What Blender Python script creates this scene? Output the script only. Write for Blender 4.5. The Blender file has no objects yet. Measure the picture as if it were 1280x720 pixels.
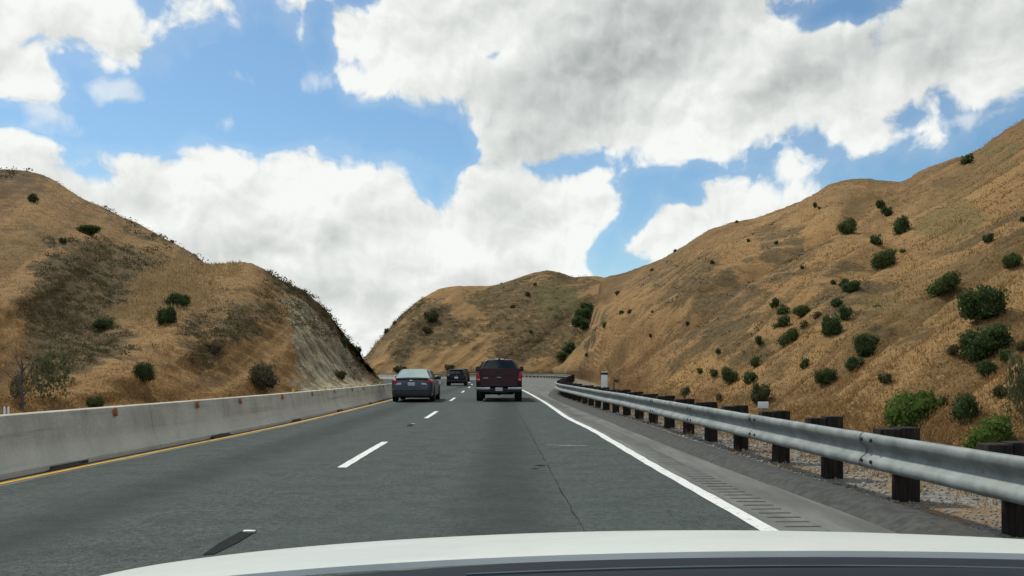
import bpy, bmesh, math, random
import numpy as np
from mathutils import Vector, Matrix
from mathutils.bvhtree import BVHTree

random.seed(7)
RNG = np.random.default_rng(11)
SC = bpy.context.scene
COL = SC.collection
R = math.radians

# ------------------------------------------------------------------ camera model (pixels of the 1280x720 photograph)
CAM_Z, FPX, HOR = 1.35, 1100.0, 463.0
def gx(px, d): return (px - 640.0) / FPX * d
def gz(py, d): return CAM_Z - (py - HOR) / FPX * d

# ------------------------------------------------------------------ numeric noise
def _hash(ix, iy, iz):
    h = (ix.astype(np.int64) * 374761393 + iy.astype(np.int64) * 668265263 + iz.astype(np.int64) * 2147483647) & 0xFFFFFFFF
    h = ((h ^ (h >> 13)) * 1274126177) & 0xFFFFFFFF
    h = ((h ^ (h >> 16)) * 2246822519) & 0xFFFFFFFF
    return ((h ^ (h >> 15)) & 0xFFFFFF) / float(0xFFFFFF)
def vnoise(p):
    i = np.floor(p); f = p - i; f = f * f * f * (f * (f * 6 - 15) + 10)
    i = i.astype(np.int64); x, y, z = i[:, 0], i[:, 1], i[:, 2]; u, v, w = f[:, 0], f[:, 1], f[:, 2]
    def L(a, b, t): return a + (b - a) * t
    a = L(L(_hash(x, y, z), _hash(x+1, y, z), u), L(_hash(x, y+1, z), _hash(x+1, y+1, z), u), v)
    b = L(L(_hash(x, y, z+1), _hash(x+1, y, z+1), u), L(_hash(x, y+1, z+1), _hash(x+1, y+1, z+1), u), v)
    return L(a, b, w)
def fbm(p, octv=4, gain=.5):
    s = 0; a = 1; t = 0
    for k in range(octv):
        s = s + a * vnoise(p * (2.03 ** k) + 17.3 * k); t += a; a *= gain
    return s / t                                                      # 0..1
def ridged(p, octv=3):
    s = 0; a = 1; t = 0
    for k in range(octv):
        s = s + a * (1 - np.abs(2 * vnoise(p * (2.1 ** k) + 9.1 * k) - 1)); t += a; a *= .5
    return s / t
def pchip(xs, ys, x):
    xs = np.asarray(xs, float); ys = np.asarray(ys, float); x = np.asarray(x, float)
    h = np.diff(xs); dl = np.diff(ys) / h; m = np.zeros_like(xs)
    for i in range(1, len(xs) - 1):
        if dl[i-1] * dl[i] > 0:
            w1 = 2*h[i] + h[i-1]; w2 = h[i] + 2*h[i-1]; m[i] = (w1 + w2) / (w1 / dl[i-1] + w2 / dl[i])
    m[0] = dl[0]; m[-1] = dl[-1]
    k = np.clip(np.searchsorted(xs, x) - 1, 0, len(xs) - 2); t = np.clip((x - xs[k]) / h[k], 0, 1)
    return ((2*t**3 - 3*t**2 + 1) * ys[k] + (t**3 - 2*t**2 + t) * h[k] * m[k] + (-2*t**3 + 3*t**2) * ys[k+1] + (t**3 - t**2) * h[k] * m[k+1])
def sstep(a, b, x):
    t = np.clip((x - a) / (b - a), 0, 1); return t * t * (3 - 2 * t)
def catmull(pts, n=10):
    P = [Vector(p) for p in pts]; P = [2*P[0] - P[1]] + P + [2*P[-1] - P[-2]]; out = []
    for i in range(1, len(P) - 2):
        for k in range(n):
            t = k / n; a, b, c, d = P[i-1], P[i], P[i+1], P[i+2]
            out.append(.5 * ((2*b) + (c - a) * t + (2*a - 5*b + 4*c - d) * t*t + (3*b - a - 3*c + d) * t**3))
    out.append(P[-2]); return out
def resample(path, step):
    out = [path[0].copy()]; acc = 0.0
    for a, b in zip(path[:-1], path[1:]):
        L = (b - a).length; pos = step - acc
        while pos <= L:
            out.append(a.lerp(b, pos / L)); pos += step
        acc = (acc + L) % step if L else acc
    return out
def normals2(path):
    ns = []
    for i in range(len(path)):
        t = path[min(i+1, len(path)-1)] - path[max(i-1, 0)]; t = Vector((t.x, t.y)).normalized(); ns.append(Vector((t.y, -t.x)))   # right-hand side
    return ns

# ------------------------------------------------------------------ object helpers
def link(name, me, mat=None, parent=None, smooth=None):
    o = bpy.data.objects.new(name, me); COL.objects.link(o)
    if mat is not None:
        for m in (mat if isinstance(mat, (list, tuple)) else [mat]): me.materials.append(m)
    if parent is not None: o.parent = parent
    if smooth is not None:
        me.polygons.foreach_set('use_smooth', [True] * len(me.polygons))
        if smooth < 3.1: me.set_sharp_from_angle(angle=smooth)
    return o
def pydata(name, v, f, mat=None, parent=None, smooth=None):
    me = bpy.data.meshes.new(name); me.from_pydata([tuple(map(float, p)) for p in v], [], f); me.validate(); me.update()
    return link(name, me, mat, parent, smooth)
def bmobj(name, bm, mat=None, parent=None, smooth=R(35)):
    bmesh.ops.recalc_face_normals(bm, faces=bm.faces)
    me = bpy.data.meshes.new(name); bm.to_mesh(me); bm.free()
    return link(name, me, mat, parent, smooth)
def tag(o, label=None, cat=None, group=None, kind=None):
    if label: o['label'] = label
    if cat: o['category'] = cat
    if group: o['group'] = group
    if kind: o['kind'] = kind
    return o
def empty(name, loc=(0, 0, 0), rz=0):
    o = bpy.data.objects.new(name, None); COL.objects.link(o); o.location = loc; o.rotation_euler = (0, 0, rz); o.empty_display_size = .3
    return o
def copy_tree(o, parent=None):
    c = o.copy(); COL.objects.link(c); c.parent = parent
    for ch in list(o.children): copy_tree(ch, c)
    return c
def box(bm, c, s, bev=0.0, seg=2, rot=None):
    r = bmesh.ops.create_cube(bm, size=1.0); vs = r['verts']
    bmesh.ops.scale(bm, vec=s, verts=vs)
    if bev > 0:
        es = list({e for v in vs for e in v.link_edges})
        g = bmesh.ops.bevel(bm, geom=es, offset=bev, segments=seg, affect='EDGES', profile=.5)
        vs = list({v for f in g['faces'] for v in f.verts} | {v for v in vs if v.is_valid})
        allv = set(vs)
        for v in list(allv):
            for e in v.link_edges: allv.add(e.other_vert(v))
        vs = list(allv)
    if rot is not None: bmesh.ops.rotate(bm, verts=vs, cent=(0, 0, 0), matrix=rot)
    bmesh.ops.translate(bm, vec=c, verts=vs)
    return vs
def boxobj(name, c, s, mat, parent=None, bev=.01, seg=2, rot=None):
    bm = bmesh.new(); box(bm, c, s, bev, seg, rot); return bmobj(name, bm, mat, parent)
def loft(name, rings, mat, parent=None, smooth=R(40), cap=True):
    v = []; f = []; n = len(rings[0])
    for r in rings: v += r
    for i in range(len(rings) - 1):
        for k in range(n):
            f.append((i*n + k, i*n + (k+1) % n, (i+1)*n + (k+1) % n, (i+1)*n + k))
    if cap:
        f.append(tuple(range(n))); f.append(tuple((len(rings)-1)*n + k for k in range(n)))
    bm = bmesh.new(); bv = [bm.verts.new(p) for p in v]
    for q in f:
        try: bm.faces.new([bv[k] for k in q])
        except ValueError: pass
    return bmobj(name, bm, mat, parent, smooth)
def tube(bm, pts, rad, n=7):
    rings = []
    for i, p in enumerate(pts):
        p = Vector(p); t = (Vector(pts[min(i+1, len(pts)-1)]) - Vector(pts[max(i-1, 0)])).normalized()
        a = t.orthogonal().normalized(); b = t.cross(a); r = rad[i] if isinstance(rad, (list, tuple)) else rad
        rings.append([bm.verts.new(p + a * math.cos(2*math.pi*k/n) * r + b * math.sin(2*math.pi*k/n) * r) for k in range(n)])
    for i in range(len(rings) - 1):
        for k in range(n): bm.faces.new((rings[i][k], rings[i][(k+1) % n], rings[i+1][(k+1) % n], rings[i+1][k]))
    bm.faces.new(rings[0][::-1]); bm.faces.new(rings[-1])
def lathe_x(bm, prof, n=28):                                            # (radius, x) profile turned round the X axis
    rings = []
    for r, x in prof: rings.append([bm.verts.new((x, r * math.cos(2*math.pi*k/n), r * math.sin(2*math.pi*k/n))) for k in range(n)])
    for i in range(len(rings) - 1):
        for k in range(n): bm.faces.new((rings[i][k], rings[i][(k+1) % n], rings[i+1][(k+1) % n], rings[i+1][k]))
    bm.faces.new(rings[0][::-1]); bm.faces.new(rings[-1])

# ------------------------------------------------------------------ materials
class NT:
    def __init__(s, name):
        s.m = bpy.data.materials.new(name); s.m.use_nodes = True; s.t = s.m.node_tree; s.t.nodes.clear()
        s.out = s.n('ShaderNodeOutputMaterial')
    def n(s, typ, **kw):
        nd = s.t.nodes.new(typ)
        for k, v in kw.items(): setattr(nd, k, v)
        return nd
    def l(s, a, b): s.t.links.new(a, b)
    def val(s, sock, x):
        if hasattr(x, 'is_output') or isinstance(x, bpy.types.NodeSocket): s.l(x, sock)
        else: sock.default_value = x
    def pos(s): return s.n('ShaderNodeNewGeometry').outputs['Position']
    def attr(s, name, what='Fac'): return s.n('ShaderNodeAttribute', attribute_name=name).outputs[what]
    def vmul(s, v, k):
        m = s.n('ShaderNodeVectorMath', operation='MULTIPLY'); s.val(m.inputs[0], v); s.val(m.inputs[1], k); return m.outputs[0]
    def noise(s, v, scale, detail=4, rough=.55, dist=0.0):
        x = s.n('ShaderNodeTexNoise'); s.val(x.inputs['Vector'], v); x.inputs['Scale'].default_value = scale
        x.inputs['Detail'].default_value = detail; x.inputs['Roughness'].default_value = rough; x.inputs['Distortion'].default_value = dist
        return x.outputs['Fac']
    def math(s, op, a, b=0.0, c=0.0, clamp=False):
        m = s.n('ShaderNodeMath', operation=op, use_clamp=clamp); s.val(m.inputs[0], a); s.val(m.inputs[1], b); s.val(m.inputs[2], c); return m.outputs[0]
    def remap(s, x, a, b, c=0.0, d=1.0, smooth=True):
        m = s.n('ShaderNodeMapRange', interpolation_type='SMOOTHSTEP' if smooth else 'LINEAR')
        s.val(m.inputs[0], x)
        for i, k in enumerate((a, b, c, d)): m.inputs[i+1].default_value = k
        return m.outputs[0]
    def mix(s, f, a, b, mode='MIX'):
        m = s.n('ShaderNodeMix', data_type='RGBA', blend_type=mode); s.val(m.inputs[0], f)
        for i, c in ((6, a), (7, b)):
            if isinstance(c, (tuple, list)): m.inputs[i].default_value = (*c[:3], 1)
            else: s.l(c, m.inputs[i])
        return m.outputs[2]
    def bsdf(s, col, rough=.8, metal=0.0, spec=.5, coat=0.0, bump=None, bstr=.3, bdist=.05, normal=None):
        b = s.n('ShaderNodeBsdfPrincipled')
        if isinstance(col, (tuple, list)): b.inputs['Base Color'].default_value = (*col[:3], 1)
        else: s.l(col, b.inputs['Base Color'])
        s.val(b.inputs['Roughness'], rough); s.val(b.inputs['Metallic'], metal); b.inputs['Specular IOR Level'].default_value = spec
        b.inputs['Coat Weight'].default_value = coat; b.inputs['Coat Roughness'].default_value = .05
        if bump is not None:
            bp = s.n('ShaderNodeBump'); bp.inputs['Strength'].default_value = bstr; bp.inputs['Distance'].default_value = bdist
            s.l(bump, bp.inputs['Height']); s.l(bp.outputs[0], b.inputs['Normal'])
        s.l(b.outputs[0], s.out.inputs[0]); return b

def simple(name, col, rough=.6, metal=0.0, spec=.5, coat=0.0, var=.25, scale=8.0):
    k = NT(name); nz = k.noise(k.n('ShaderNodeTexCoord').outputs['Object'], scale, 5, .6)
    c = k.mix(k.remap(nz, .3, .7), tuple(x * (1 - var) for x in col), tuple(min(1, x * (1 + var)) for x in col))
    rg = k.remap(nz, .25, .75, max(.02, rough - .08), min(1, rough + .1))
    k.bsdf(c, rg, metal, spec, coat); return k.m

def m_asphalt():
    k = NT('asphalt'); p = k.pos()
    fine = k.math('ADD', k.math('MULTIPLY', k.noise(p, 45, 3, .75), .6), k.math('MULTIPLY', k.noise(p, 13, 3, .7), .4)); mid = k.noise(p, 2.2, 5, .6); big = k.noise(k.vmul(p, (1.0, .12, 1)), .9, 4, .55)
    sep = k.n('ShaderNodeSeparateXYZ'); k.l(p, sep.inputs[0])
    # worn wheel tracks and the oil strip in the middle of each lane run along the road
    wob = k.math('MULTIPLY', k.math('SUBTRACT', k.noise(k.vmul(p, (0, .03, 0)), 1, 2), .5), .8)
    x = k.math('ADD', sep.outputs[0], wob)
    oil = k.math('ADD', k.remap(k.math('ABSOLUTE', k.math('ADD', x, .15)), .1, .75, 1, 0), k.remap(k.math('ABSOLUTE', k.math('ADD', x, 4.15)), .1, .75, 1, 0))
    c = k.mix(k.remap(fine, .36, .64), (.025, .033, .030), (.102, .121, .113))
    c = k.mix(k.math('MULTIPLY', k.remap(mid, .4, .75), .45), c, (.036, .045, .041))
    c = k.mix(k.math('MULTIPLY', k.remap(big, .40, .66), .5), c, (.062, .076, .070))
    c = k.mix(k.math('MULTIPLY', oil, .6), c, (.026, .033, .030))
    spk = k.noise(p, 140, 1, .5)
    c = k.mix(k.math('MULTIPLY', k.remap(spk, .62, .72), .6), c, (.19, .20, .19))
    k.bsdf(c, k.remap(mid, .3, .7, .86, .98), spec=.12, bump=fine, bstr=.35, bdist=.01); return k.m
def m_concrete(name, a, b, streak=True):
    k = NT(name); p = k.pos(); n1 = k.noise(p, 1.3, 6, .62); n2 = k.noise(p, 24, 3, .6)
    c = k.mix(k.remap(n1, .3, .72), a, b); c = k.mix(k.math('MULTIPLY', k.remap(n2, .35, .7), .35), c, tuple(x * .72 for x in a))
    if streak:
        v = k.noise(k.vmul(p, (2.4, 2.4, .25)), 1.1, 5, .65); c = k.mix(k.math('MULTIPLY', k.remap(v, .52, .75), .35), c, (.18, .175, .15))
        h = k.noise(k.vmul(p, (.25, .25, 7)), 1.0, 4, .6); c = k.mix(k.math('MULTIPLY', k.remap(h, .5, .72), .45), c, (.17, .17, .15))
    if streak:
        sp = k.n('ShaderNodeSeparateXYZ'); k.l(p, sp.inputs[0]); fr = k.math('ABSOLUTE', k.math('SUBTRACT', k.math('FRACT', k.math('MULTIPLY', sp.outputs[1], 1 / 6.1)), .5)); c = k.mix(k.remap(sp.outputs[2], .42, .30, 0, .35), c, (.60, .59, .51)); c = k.mix(k.remap(fr, .0030, .0018, 0, .35), c, (.09, .09, .08))  # lower slope coloured paler, painting in the extra sky light it catches; faint joints
        sc = k.noise(k.vmul(p, (3, .35, 9)), 1.0, 6, .75); low = k.remap(sp.outputs[2], .5, .1); c = k.mix(k.math('MULTIPLY', k.math('MULTIPLY', k.remap(sc, .60, .72), low), .45), c, (.14, .14, .12))
    k.bsdf(c, .88, spec=.25, bump=n2, bstr=.2, bdist=.01); return k.m
def m_shoulder():
    k = NT('shoulder_concrete'); p = k.pos(); n1 = k.noise(k.vmul(p, (1.6, .22, 1)), 1.6, 6, .62); n2 = k.noise(p, 40, 3, .65)
    c = k.mix(k.remap(n1, .3, .7), (.105, .110, .100), (.195, .197, .178)); c = k.mix(k.math('MULTIPLY', k.remap(n2, .4, .7), .4), c, (.09, .092, .085))
    n3 = k.noise(p, .22, 3, .6); c = k.mix(k.math('MULTIPLY', k.remap(n3, .5, .68), .55), c, (.065, .068, .064))
    k.bsdf(c, .9, spec=.25, bump=n2, bstr=.25, bdist=.01); return k.m
def m_paint(name, col, worn=(.12, .125, .12)):
    k = NT(name); p = k.pos(); n = k.noise(p, 9, 6, .7); n2 = k.noise(p, 60, 2, .6)
    f = k.math('MULTIPLY', k.remap(n, .52, .72), .75); c = k.mix(f, col, worn); c = k.mix(k.math('MULTIPLY', k.remap(n2, .5, .7), .3), c, worn)
    k.bsdf(c, .7, spec=.3); return k.m
def m_gravel():
    k = NT('gravel'); p = k.pos(); v = k.n('ShaderNodeTexVoronoi'); k.l(p, v.inputs['Vector']); v.inputs['Scale'].default_value = 22
    n = k.noise(p, .9, 5, .6); c = k.mix(v.outputs['Color'], (.10, .095, .085), (.32, .31, .27))
    c = k.mix(k.remap(n, .42, .62), c, (.22, .15, .085)); c = k.mix(k.math('MULTIPLY', k.remap(k.noise(p, 5, 4, .7), .5, .7), .6), c, (.07, .065, .05))
    k.bsdf(c, .95, spec=.15, bump=v.outputs['Distance'], bstr=.8, bdist=.03); return k.m
def grass_tone(k, fall):
    p = k.pos()
    # dry grass: pale straw, red-brown stubble, olive thin patches; streaks follow the fall lines of each slope
    st = k.noise(k.vmul(fall, (.30, .030, 0)), 1.0, 6, .68, .25); st2 = k.noise(k.vmul(fall, (1.5, .13, 0)), 1.0, 5, .65)
    big = k.noise(p, .045, 5, .6); mid = k.noise(p, .35, 6, .68); fine = k.noise(p, 2.6, 5, .75)
    c = k.mix(k.remap(st, .40, .60), (.175, .100, .042), (.315, .192, .082))
    c = k.mix(k.math('MULTIPLY', k.remap(st2, .45, .66), .30), c, (.355, .228, .105))
    c = k.mix(k.math('MULTIPLY', k.remap(mid, .46, .64), .50), c, (.125, .068, .029))
    c = k.mix(k.math('MULTIPLY', k.remap(big, .46, .62), .55), c, (.150, .108, .047))
    c = k.mix(k.math('MULTIPLY', k.remap(fine, .52, .70), .36), c, (.085, .049, .023))
    c = k.mix(k.math('MULTIPLY', k.remap(fine, .46, .3), .20), c, (.37, .235, .105))
    return c, mid, fine
def m_hill():
    k = NT('hill_ground'); p = k.pos(); fall = k.attr('fall', 'Vector'); c, mid, fine = grass_tone(k, fall)
    fine2 = k.noise(p, 6.5, 4, .7)
    scrub = k.attr('scrub'); rock = k.attr('rock'); green = k.attr('green'); gully = k.attr('gully')
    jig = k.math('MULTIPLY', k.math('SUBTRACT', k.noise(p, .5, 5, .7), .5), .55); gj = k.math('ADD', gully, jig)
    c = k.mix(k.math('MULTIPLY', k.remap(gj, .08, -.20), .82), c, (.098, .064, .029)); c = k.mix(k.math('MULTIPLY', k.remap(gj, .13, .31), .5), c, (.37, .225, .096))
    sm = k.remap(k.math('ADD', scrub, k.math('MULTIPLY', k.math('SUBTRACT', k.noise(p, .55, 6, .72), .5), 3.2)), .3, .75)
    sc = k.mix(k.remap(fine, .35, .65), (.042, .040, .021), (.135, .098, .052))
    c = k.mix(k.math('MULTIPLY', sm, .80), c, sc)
    rm = k.remap(k.math('ADD', rock, k.math('MULTIPLY', k.math('SUBTRACT', k.noise(p, .55, 6, .7), .5), 1.9)), .35, .7)
    rc = k.mix(k.remap(k.noise(k.vmul(p, (.5, .3, .16)), 1.6, 7, .75), .38, .62), (.20, .17, .105), (.46, .41, .28))
    rc = k.mix(k.math('MULTIPLY', k.remap(fine, .5, .68), .8), rc, (.07, .065, .045))
    c = k.mix(rm, c, k.mix(k.math('MULTIPLY', k.remap(k.noise(p, .9, 5, .7), .52, .62), .8), rc, (.085, .075, .042)))
    gm = k.remap(k.math('ADD', green, k.math('MULTIPLY', k.math('SUBTRACT', mid, .5), .8)), .35, .75)
    c = k.mix(k.math('MULTIPLY', gm, .55), c, (.125, .118, .045))
    h = k.math('ADD', k.math('MULTIPLY', mid, 1.2), k.math('ADD', k.math('MULTIPLY', fine, .5), k.math('MULTIPLY', fine2, .2)))
    k.bsdf(c, .95, spec=.1, bump=h, bstr=.8, bdist=.40); return k.m
def m_blades():
    k = NT('dry_grass_blade'); c, mid, fine = grass_tone(k, k.attr('fall', 'Vector')); t = k.attr('tone')
    c = k.mix(k.remap(t, .0, 1.0, 0, .5), c, (.40, .255, .115)); c = k.mix(k.remap(t, .35, .0, 0, .6), c, (.17, .10, .046))
    c = k.mix(.22, c, (.46, .29, .125)); d = k.n('ShaderNodeBsdfDiffuse'); k.l(c, d.inputs[0]); tr = k.n('ShaderNodeBsdfTranslucent'); k.l(c, tr.inputs[0])
    m = k.n('ShaderNodeMixShader'); m.inputs[0].default_value = .45; k.l(d.outputs[0], m.inputs[1]); k.l(tr.outputs[0], m.inputs[2]); k.l(m.outputs[0], k.out.inputs[0]); return k.m
def m_leaf(name, a, b, tr=.25):
    k = NT(name); t = k.attr('tone'); inf = k.n('ShaderNodeObjectInfo').outputs['Random']
    c = k.mix(t, a, b); c = k.mix(k.math('MULTIPLY', inf, .35), c, tuple(.5 * (x + y) for x, y in zip(a, b)))
    d = k.n('ShaderNodeBsdfDiffuse'); k.l(c, d.inputs[0]); q = k.n('ShaderNodeBsdfTranslucent'); k.l(c, q.inputs[0])
    m = k.n('ShaderNodeMixShader'); m.inputs[0].default_value = tr; k.l(d.outputs[0], m.inputs[1]); k.l(q.outputs[0], m.inputs[2]); k.l(m.outputs[0], k.out.inputs[0]); return k.m
def m_steel():
    k = NT('galvanized_steel'); p = k.pos(); n = k.noise(p, 3, 6, .65); s = k.noise(k.vmul(p, (1, 1, 12)), 1.6, 4, .6)
    c = k.mix(k.remap(n, .3, .7), (.155, .178, .172), (.29, .32, .31)); c = k.mix(k.math('MULTIPLY', k.remap(s, .52, .75), .5), c, (.17, .17, .16))
    k.bsdf(c, k.remap(n, .3, .7,   .55, .72), metal=.35, spec=.4, bump=n, bstr=.02, bdist=.02); return k.m
def m_wood():
    k = NT('weathered_timber'); p = k.pos(); g = k.noise(k.vmul(p, (14, 14, 1.2)), 1.5, 5, .65)
    c = k.mix(k.remap(g, .3, .7), (.012, .0105, .009), (.043, .035, .029)); k.bsdf(c, .9, spec=.15, bump=g, bstr=.5, bdist=.01); return k.m
def m_carpaint(name, col, flake=.0):
    k = NT(name); n = k.noise(k.n('ShaderNodeTexCoord').outputs['Object'], 2.5, 5, .6)
    c = k.mix(k.remap(n, .35, .7), col, tuple(x * .8 + .008 for x in col)); k.bsdf(c, k.remap(n, .3, .7, .30, .42), metal=flake, spec=.2, coat=.15); return k.m
def m_glass(name, col, rough=.06):
    k = NT(name); n = k.noise(k.n('ShaderNodeTexCoord').outputs['Object'], 3, 3); k.bsdf(k.mix(n, col, tuple(x * 1.4 for x in col)), rough, spec=.4); return k.m

M = dict(
    asphalt=m_asphalt(), barrier=m_concrete('barrier_concrete', (.40, .375, .30), (.58, .55, .45)), shoulder=m_shoulder(),
    dike=simple('asphalt_dike', (.066, .067, .062), .9, spec=.2, var=.35, scale=9), white=m_paint('white_road_paint', (.72, .73, .70)), yellow=m_paint('yellow_road_paint', (.60, .33, .03)),
    gravel=m_gravel(), hill=m_hill(), blades=m_blades(), steel=m_steel(), wood=m_wood(),
    seam=simple('crack_tar', (.022, .025, .024), .95, spec=.05), scuff=simple('pale_scuff', (.17, .18, .175), .9), groove=simple('rumble_groove', (.098, .103, .094), .95),
    leaf_dark=m_leaf('leaf_dark', (.036, .056, .022), (.115, .155, .062), .38), leaf_mid=m_leaf('leaf_mid', (.050, .072, .026), (.13, .165, .062)),
    leaf_bright=m_leaf('leaf_bright', (.055, .095, .022), (.15, .21, .055), .35), leaf_sage=m_leaf('leaf_sage', (.085, .072, .045), (.19, .16, .10)),
    leaf_olive=m_leaf('leaf_olive', (.055, .058, .026), (.135, .125, .062)), leaf_loose=m_leaf('leaf_loose', (.075, .082, .042), (.16, .165, .085), .4), leaf_scrub=m_leaf('leaf_scrub', (.060, .055, .029), (.15, .13, .066)),
    bark=simple('grey_bark', (.10, .08, .06), .95, var=.4), stone=simple('grey_stone', (.24, .235, .21), .95, var=.4, scale=3),
    orange=simple('faded_orange_reflector', (.30, .085, .018), .5), amber=simple('amber_reflector', (.62, .33, .03), .4), black=simple('black_plastic', (.012, .013, .014), .55),
    whiteplast=simple('white_plastic', (.74, .75, .72), .5, var=.08), rubber=simple('tyre_rubber', (.018, .018, .018), .85), rim=simple('alloy', (.32, .33, .34), .35, metal=.8),
    chrome=simple('chrome', (.42, .44, .45), .28, metal=1.0, var=.05), under=simple('underbody', (.012, .012, .012), .95, spec=.05),
    maroon=m_carpaint('maroon_paint', (.042, .0035, .011)), slate=m_carpaint('slate_metallic_paint', (.070, .085, .100), .4), blackpaint=m_carpaint('black_paint', (.004, .005, .006)),
    plumpaint=m_carpaint('dark_plum_paint', (.035, .022, .03)), whitepaint=m_carpaint('white_paint', (.70, .74, .70)),
    glass=m_glass('tinted_glass', (.012, .018, .022)), glasspale=m_glass('sky_sheen_glass', (.25, .32, .30), .15),  # pale glass: the mirrored sky is put into its base colour
    red=simple('red_lens', (.33, .010, .022), .25, var=.1), clear=simple('clear_lens', (.62, .60, .62), .2, var=.08), lamp=simple('white_lamp_lens', (.85, .86, .84), .2, var=.03),
    plate=simple('licence_plate', (.46, .48, .50), .5, var=.12, scale=30), cowl=simple('navy_cowl_plastic', (.012, .018, .025), .75, spec=.12, var=.3, scale=5), soil=simple('dark_debris', (.03, .028, .022), .95),
)

# ------------------------------------------------------------------ world: Nishita sky with broken cumulus
SUN_EL, SUN_AZ = 54.0, -42.0          # azimuth from +Y towards +X: ahead of the camera, on the left
def build_world():
    w = bpy.data.worlds.new('World'); SC.world = w; w.use_nodes = True; t = w.node_tree; t.nodes.clear()
    N = lambda ty, **kw: (lambda nd: ([setattr(nd, a, b) for a, b in kw.items()], nd)[1])(t.nodes.new(ty))
    def L(a, b): t.links.new(a, b)
    def put(s, x):
        if isinstance(x, bpy.types.NodeSocket): L(x, s)
        else: s.default_value = x
    def ma(op, a, b=0.0, c=0.0, clamp=False):
        m = N('ShaderNodeMath', operation=op, use_clamp=clamp); put(m.inputs[0], a); put(m.inputs[1], b); put(m.inputs[2], c); return m.outputs[0]
    def mr(x, a, b, c=0., d=1., sm=True):
        m = N('ShaderNodeMapRange', interpolation_type='SMOOTHSTEP' if sm else 'LINEAR'); put(m.inputs[0], x)
        for i, q in enumerate((a, b, c, d)): m.inputs[i+1].default_value = q
        return m.outputs[0]
    def mixc(f, a, b):
        m = N('ShaderNodeMix', data_type='RGBA'); put(m.inputs[0], f)
        for i, q in ((6, a), (7, b)):
            if isinstance(q, tuple): m.inputs[i].default_value = (*q, 1)
            else: L(q, m.inputs[i])
        return m.outputs[2]
    sky = N('ShaderNodeTexSky', sky_type='NISHITA', sun_disc=False, sun_elevation=R(SUN_EL), sun_rotation=R(SUN_AZ), altitude=300, air_density=1.0, dust_density=.6, ozone_density=1.4)
    d = N('ShaderNodeTexCoord').outputs['Generated']; s = N('ShaderNodeSeparateXYZ'); L(d, s.inputs[0])
    az = ma('MULTIPLY', ma('ARCTAN2', s.outputs[0], s.outputs[1]), FPX); el = ma('MULTIPLY', ma('ARCSINE', s.outputs[2]), FPX)
    P = N('ShaderNodeCombineXYZ'); L(az, P.inputs[0]); L(el, P.inputs[1]); P = P.outputs[0]
    def ae(px, py):
        x, z = (px - 640) / FPX, (HOR - py) / FPX; return math.atan(x) * FPX, math.atan2(z, math.hypot(x, 1)) * FPX
    def field(blobs):
        acc = None
        for px, py, rx, ry, rot in blobs:
            a, e = ae(px, py); mp = N('ShaderNodeMapping', vector_type='TEXTURE'); L(P, mp.inputs[0])
            mp.inputs['Location'].default_value = (a, e, 0); mp.inputs['Rotation'].default_value = (0, 0, R(rot)); mp.inputs['Scale'].default_value = (rx, ry, 1)
            ln = N('ShaderNodeVectorMath', operation='LENGTH'); L(mp.outputs[0], ln.inputs[0]); v = ma('SUBTRACT', 1.0, ln.outputs['Value'])
            v = ma('MULTIPLY', v, min(rx, ry) / 60.0)             # in units of 60 px from the edge
            acc = v if acc is None else ma('SMOOTH_MAX', acc, v, .12)
        return acc
    clouds = field([
        # upper left bank and its ragged tail
        (70, 18, 165, 56, 12), (15, 78, 52, 44, -30), (-60, 30, 120, 80, 0), (195, 30, 52, 40, 10),
        # large grey-bellied bank, upper right
        (540, 40, 150, 80, 0), (500, 105, 110, 32, -5), (690, 120, 130, 100, 0), (640, 20, 170, 70, 0), (820, 80, 200, 125, 8), (900, 150, 140, 66, 10), (985, 195, 66, 34, 25),
        (1010, 110, 160, 84, 10), (1180, 48, 175, 74, 6), (1350, 28, 170, 76, 0), (800, -60, 600, 90, 0), (1090, 170, 60, 30, 15), (640, 168, 50, 34, 0),
        # low cumulus wall
        (60, 255, 140, 72, -5), (-120, 250, 160, 80, 0), (190, 265, 130, 70, 0), (285, 255, 90, 68, 0), (352, 245, 76, 68, 0), (450, 262, 84, 76, 0), (495, 275, 46, 58, 0), (330, 350, 360, 110, 0),
        (610, 285, 92, 86, 0), (690, 262, 100, 66, 0), (735, 225, 50, 30, 10), (600, 350, 190, 100, 0), (700, 325, 70, 60, 0), (480, 430, 520, 90, 0), (740, 325, 34, 32, 0), (545, 320, 60, 70, 0),
        # cumulus behind the right hill
        (900, 272, 90, 62, 10), (985, 262, 56, 34, 0), (840, 312, 76, 56, 30), (900, 340, 140, 60, 0), (1100, 330, 220, 50, 0)])
    holes = field([(500, 162, 105, 24, -6), (330, 120, 100, 66, 0), (90, 160, 120, 20, -4), (400, 60, 24, 60, 0), (612, 70, 30, 8, 10), (1035, 18, 44, 18, 20), (1075, 14, 20, 22, 0), (972, 184, 8, 6, 0), (760, 305, 22, 60, -20), (840, 218, 90, 18, 8), (790, 270, 26, 44, -30),
                   (572, 196, 34, 16, 10), (545, 240, 8, 26, 0), (850, 240, 60, 20, -30)])
    wisps = field([(140, 115, 75, 15, -6), (50, 135, 60, 16, -30), (293, 96, 17, 6, 0), (282, 155, 14, 12, 40), (500, 200, 32, 7, 5), (420, 100, 24, 8, 15), (1200, 150, 120, 7, 5)])
    grey = field([(770, 85, 230, 90, 28), (665, 122, 100, 52, 0), (1170, 62, 190, 70, 10), (800, 10, 220, 60, 0), (1000, 100, 110, 60, 0), (580, 25, 100, 30, 0)])
    lowgrey = field([(330, 305, 170, 22, 8), (640, 270, 90, 22, 0), (400, 372, 200, 20, 6), (560, 350, 120, 20, -8), (120, 250, 90, 18, 0), (60, 50, 110, 22, 20)])
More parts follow.
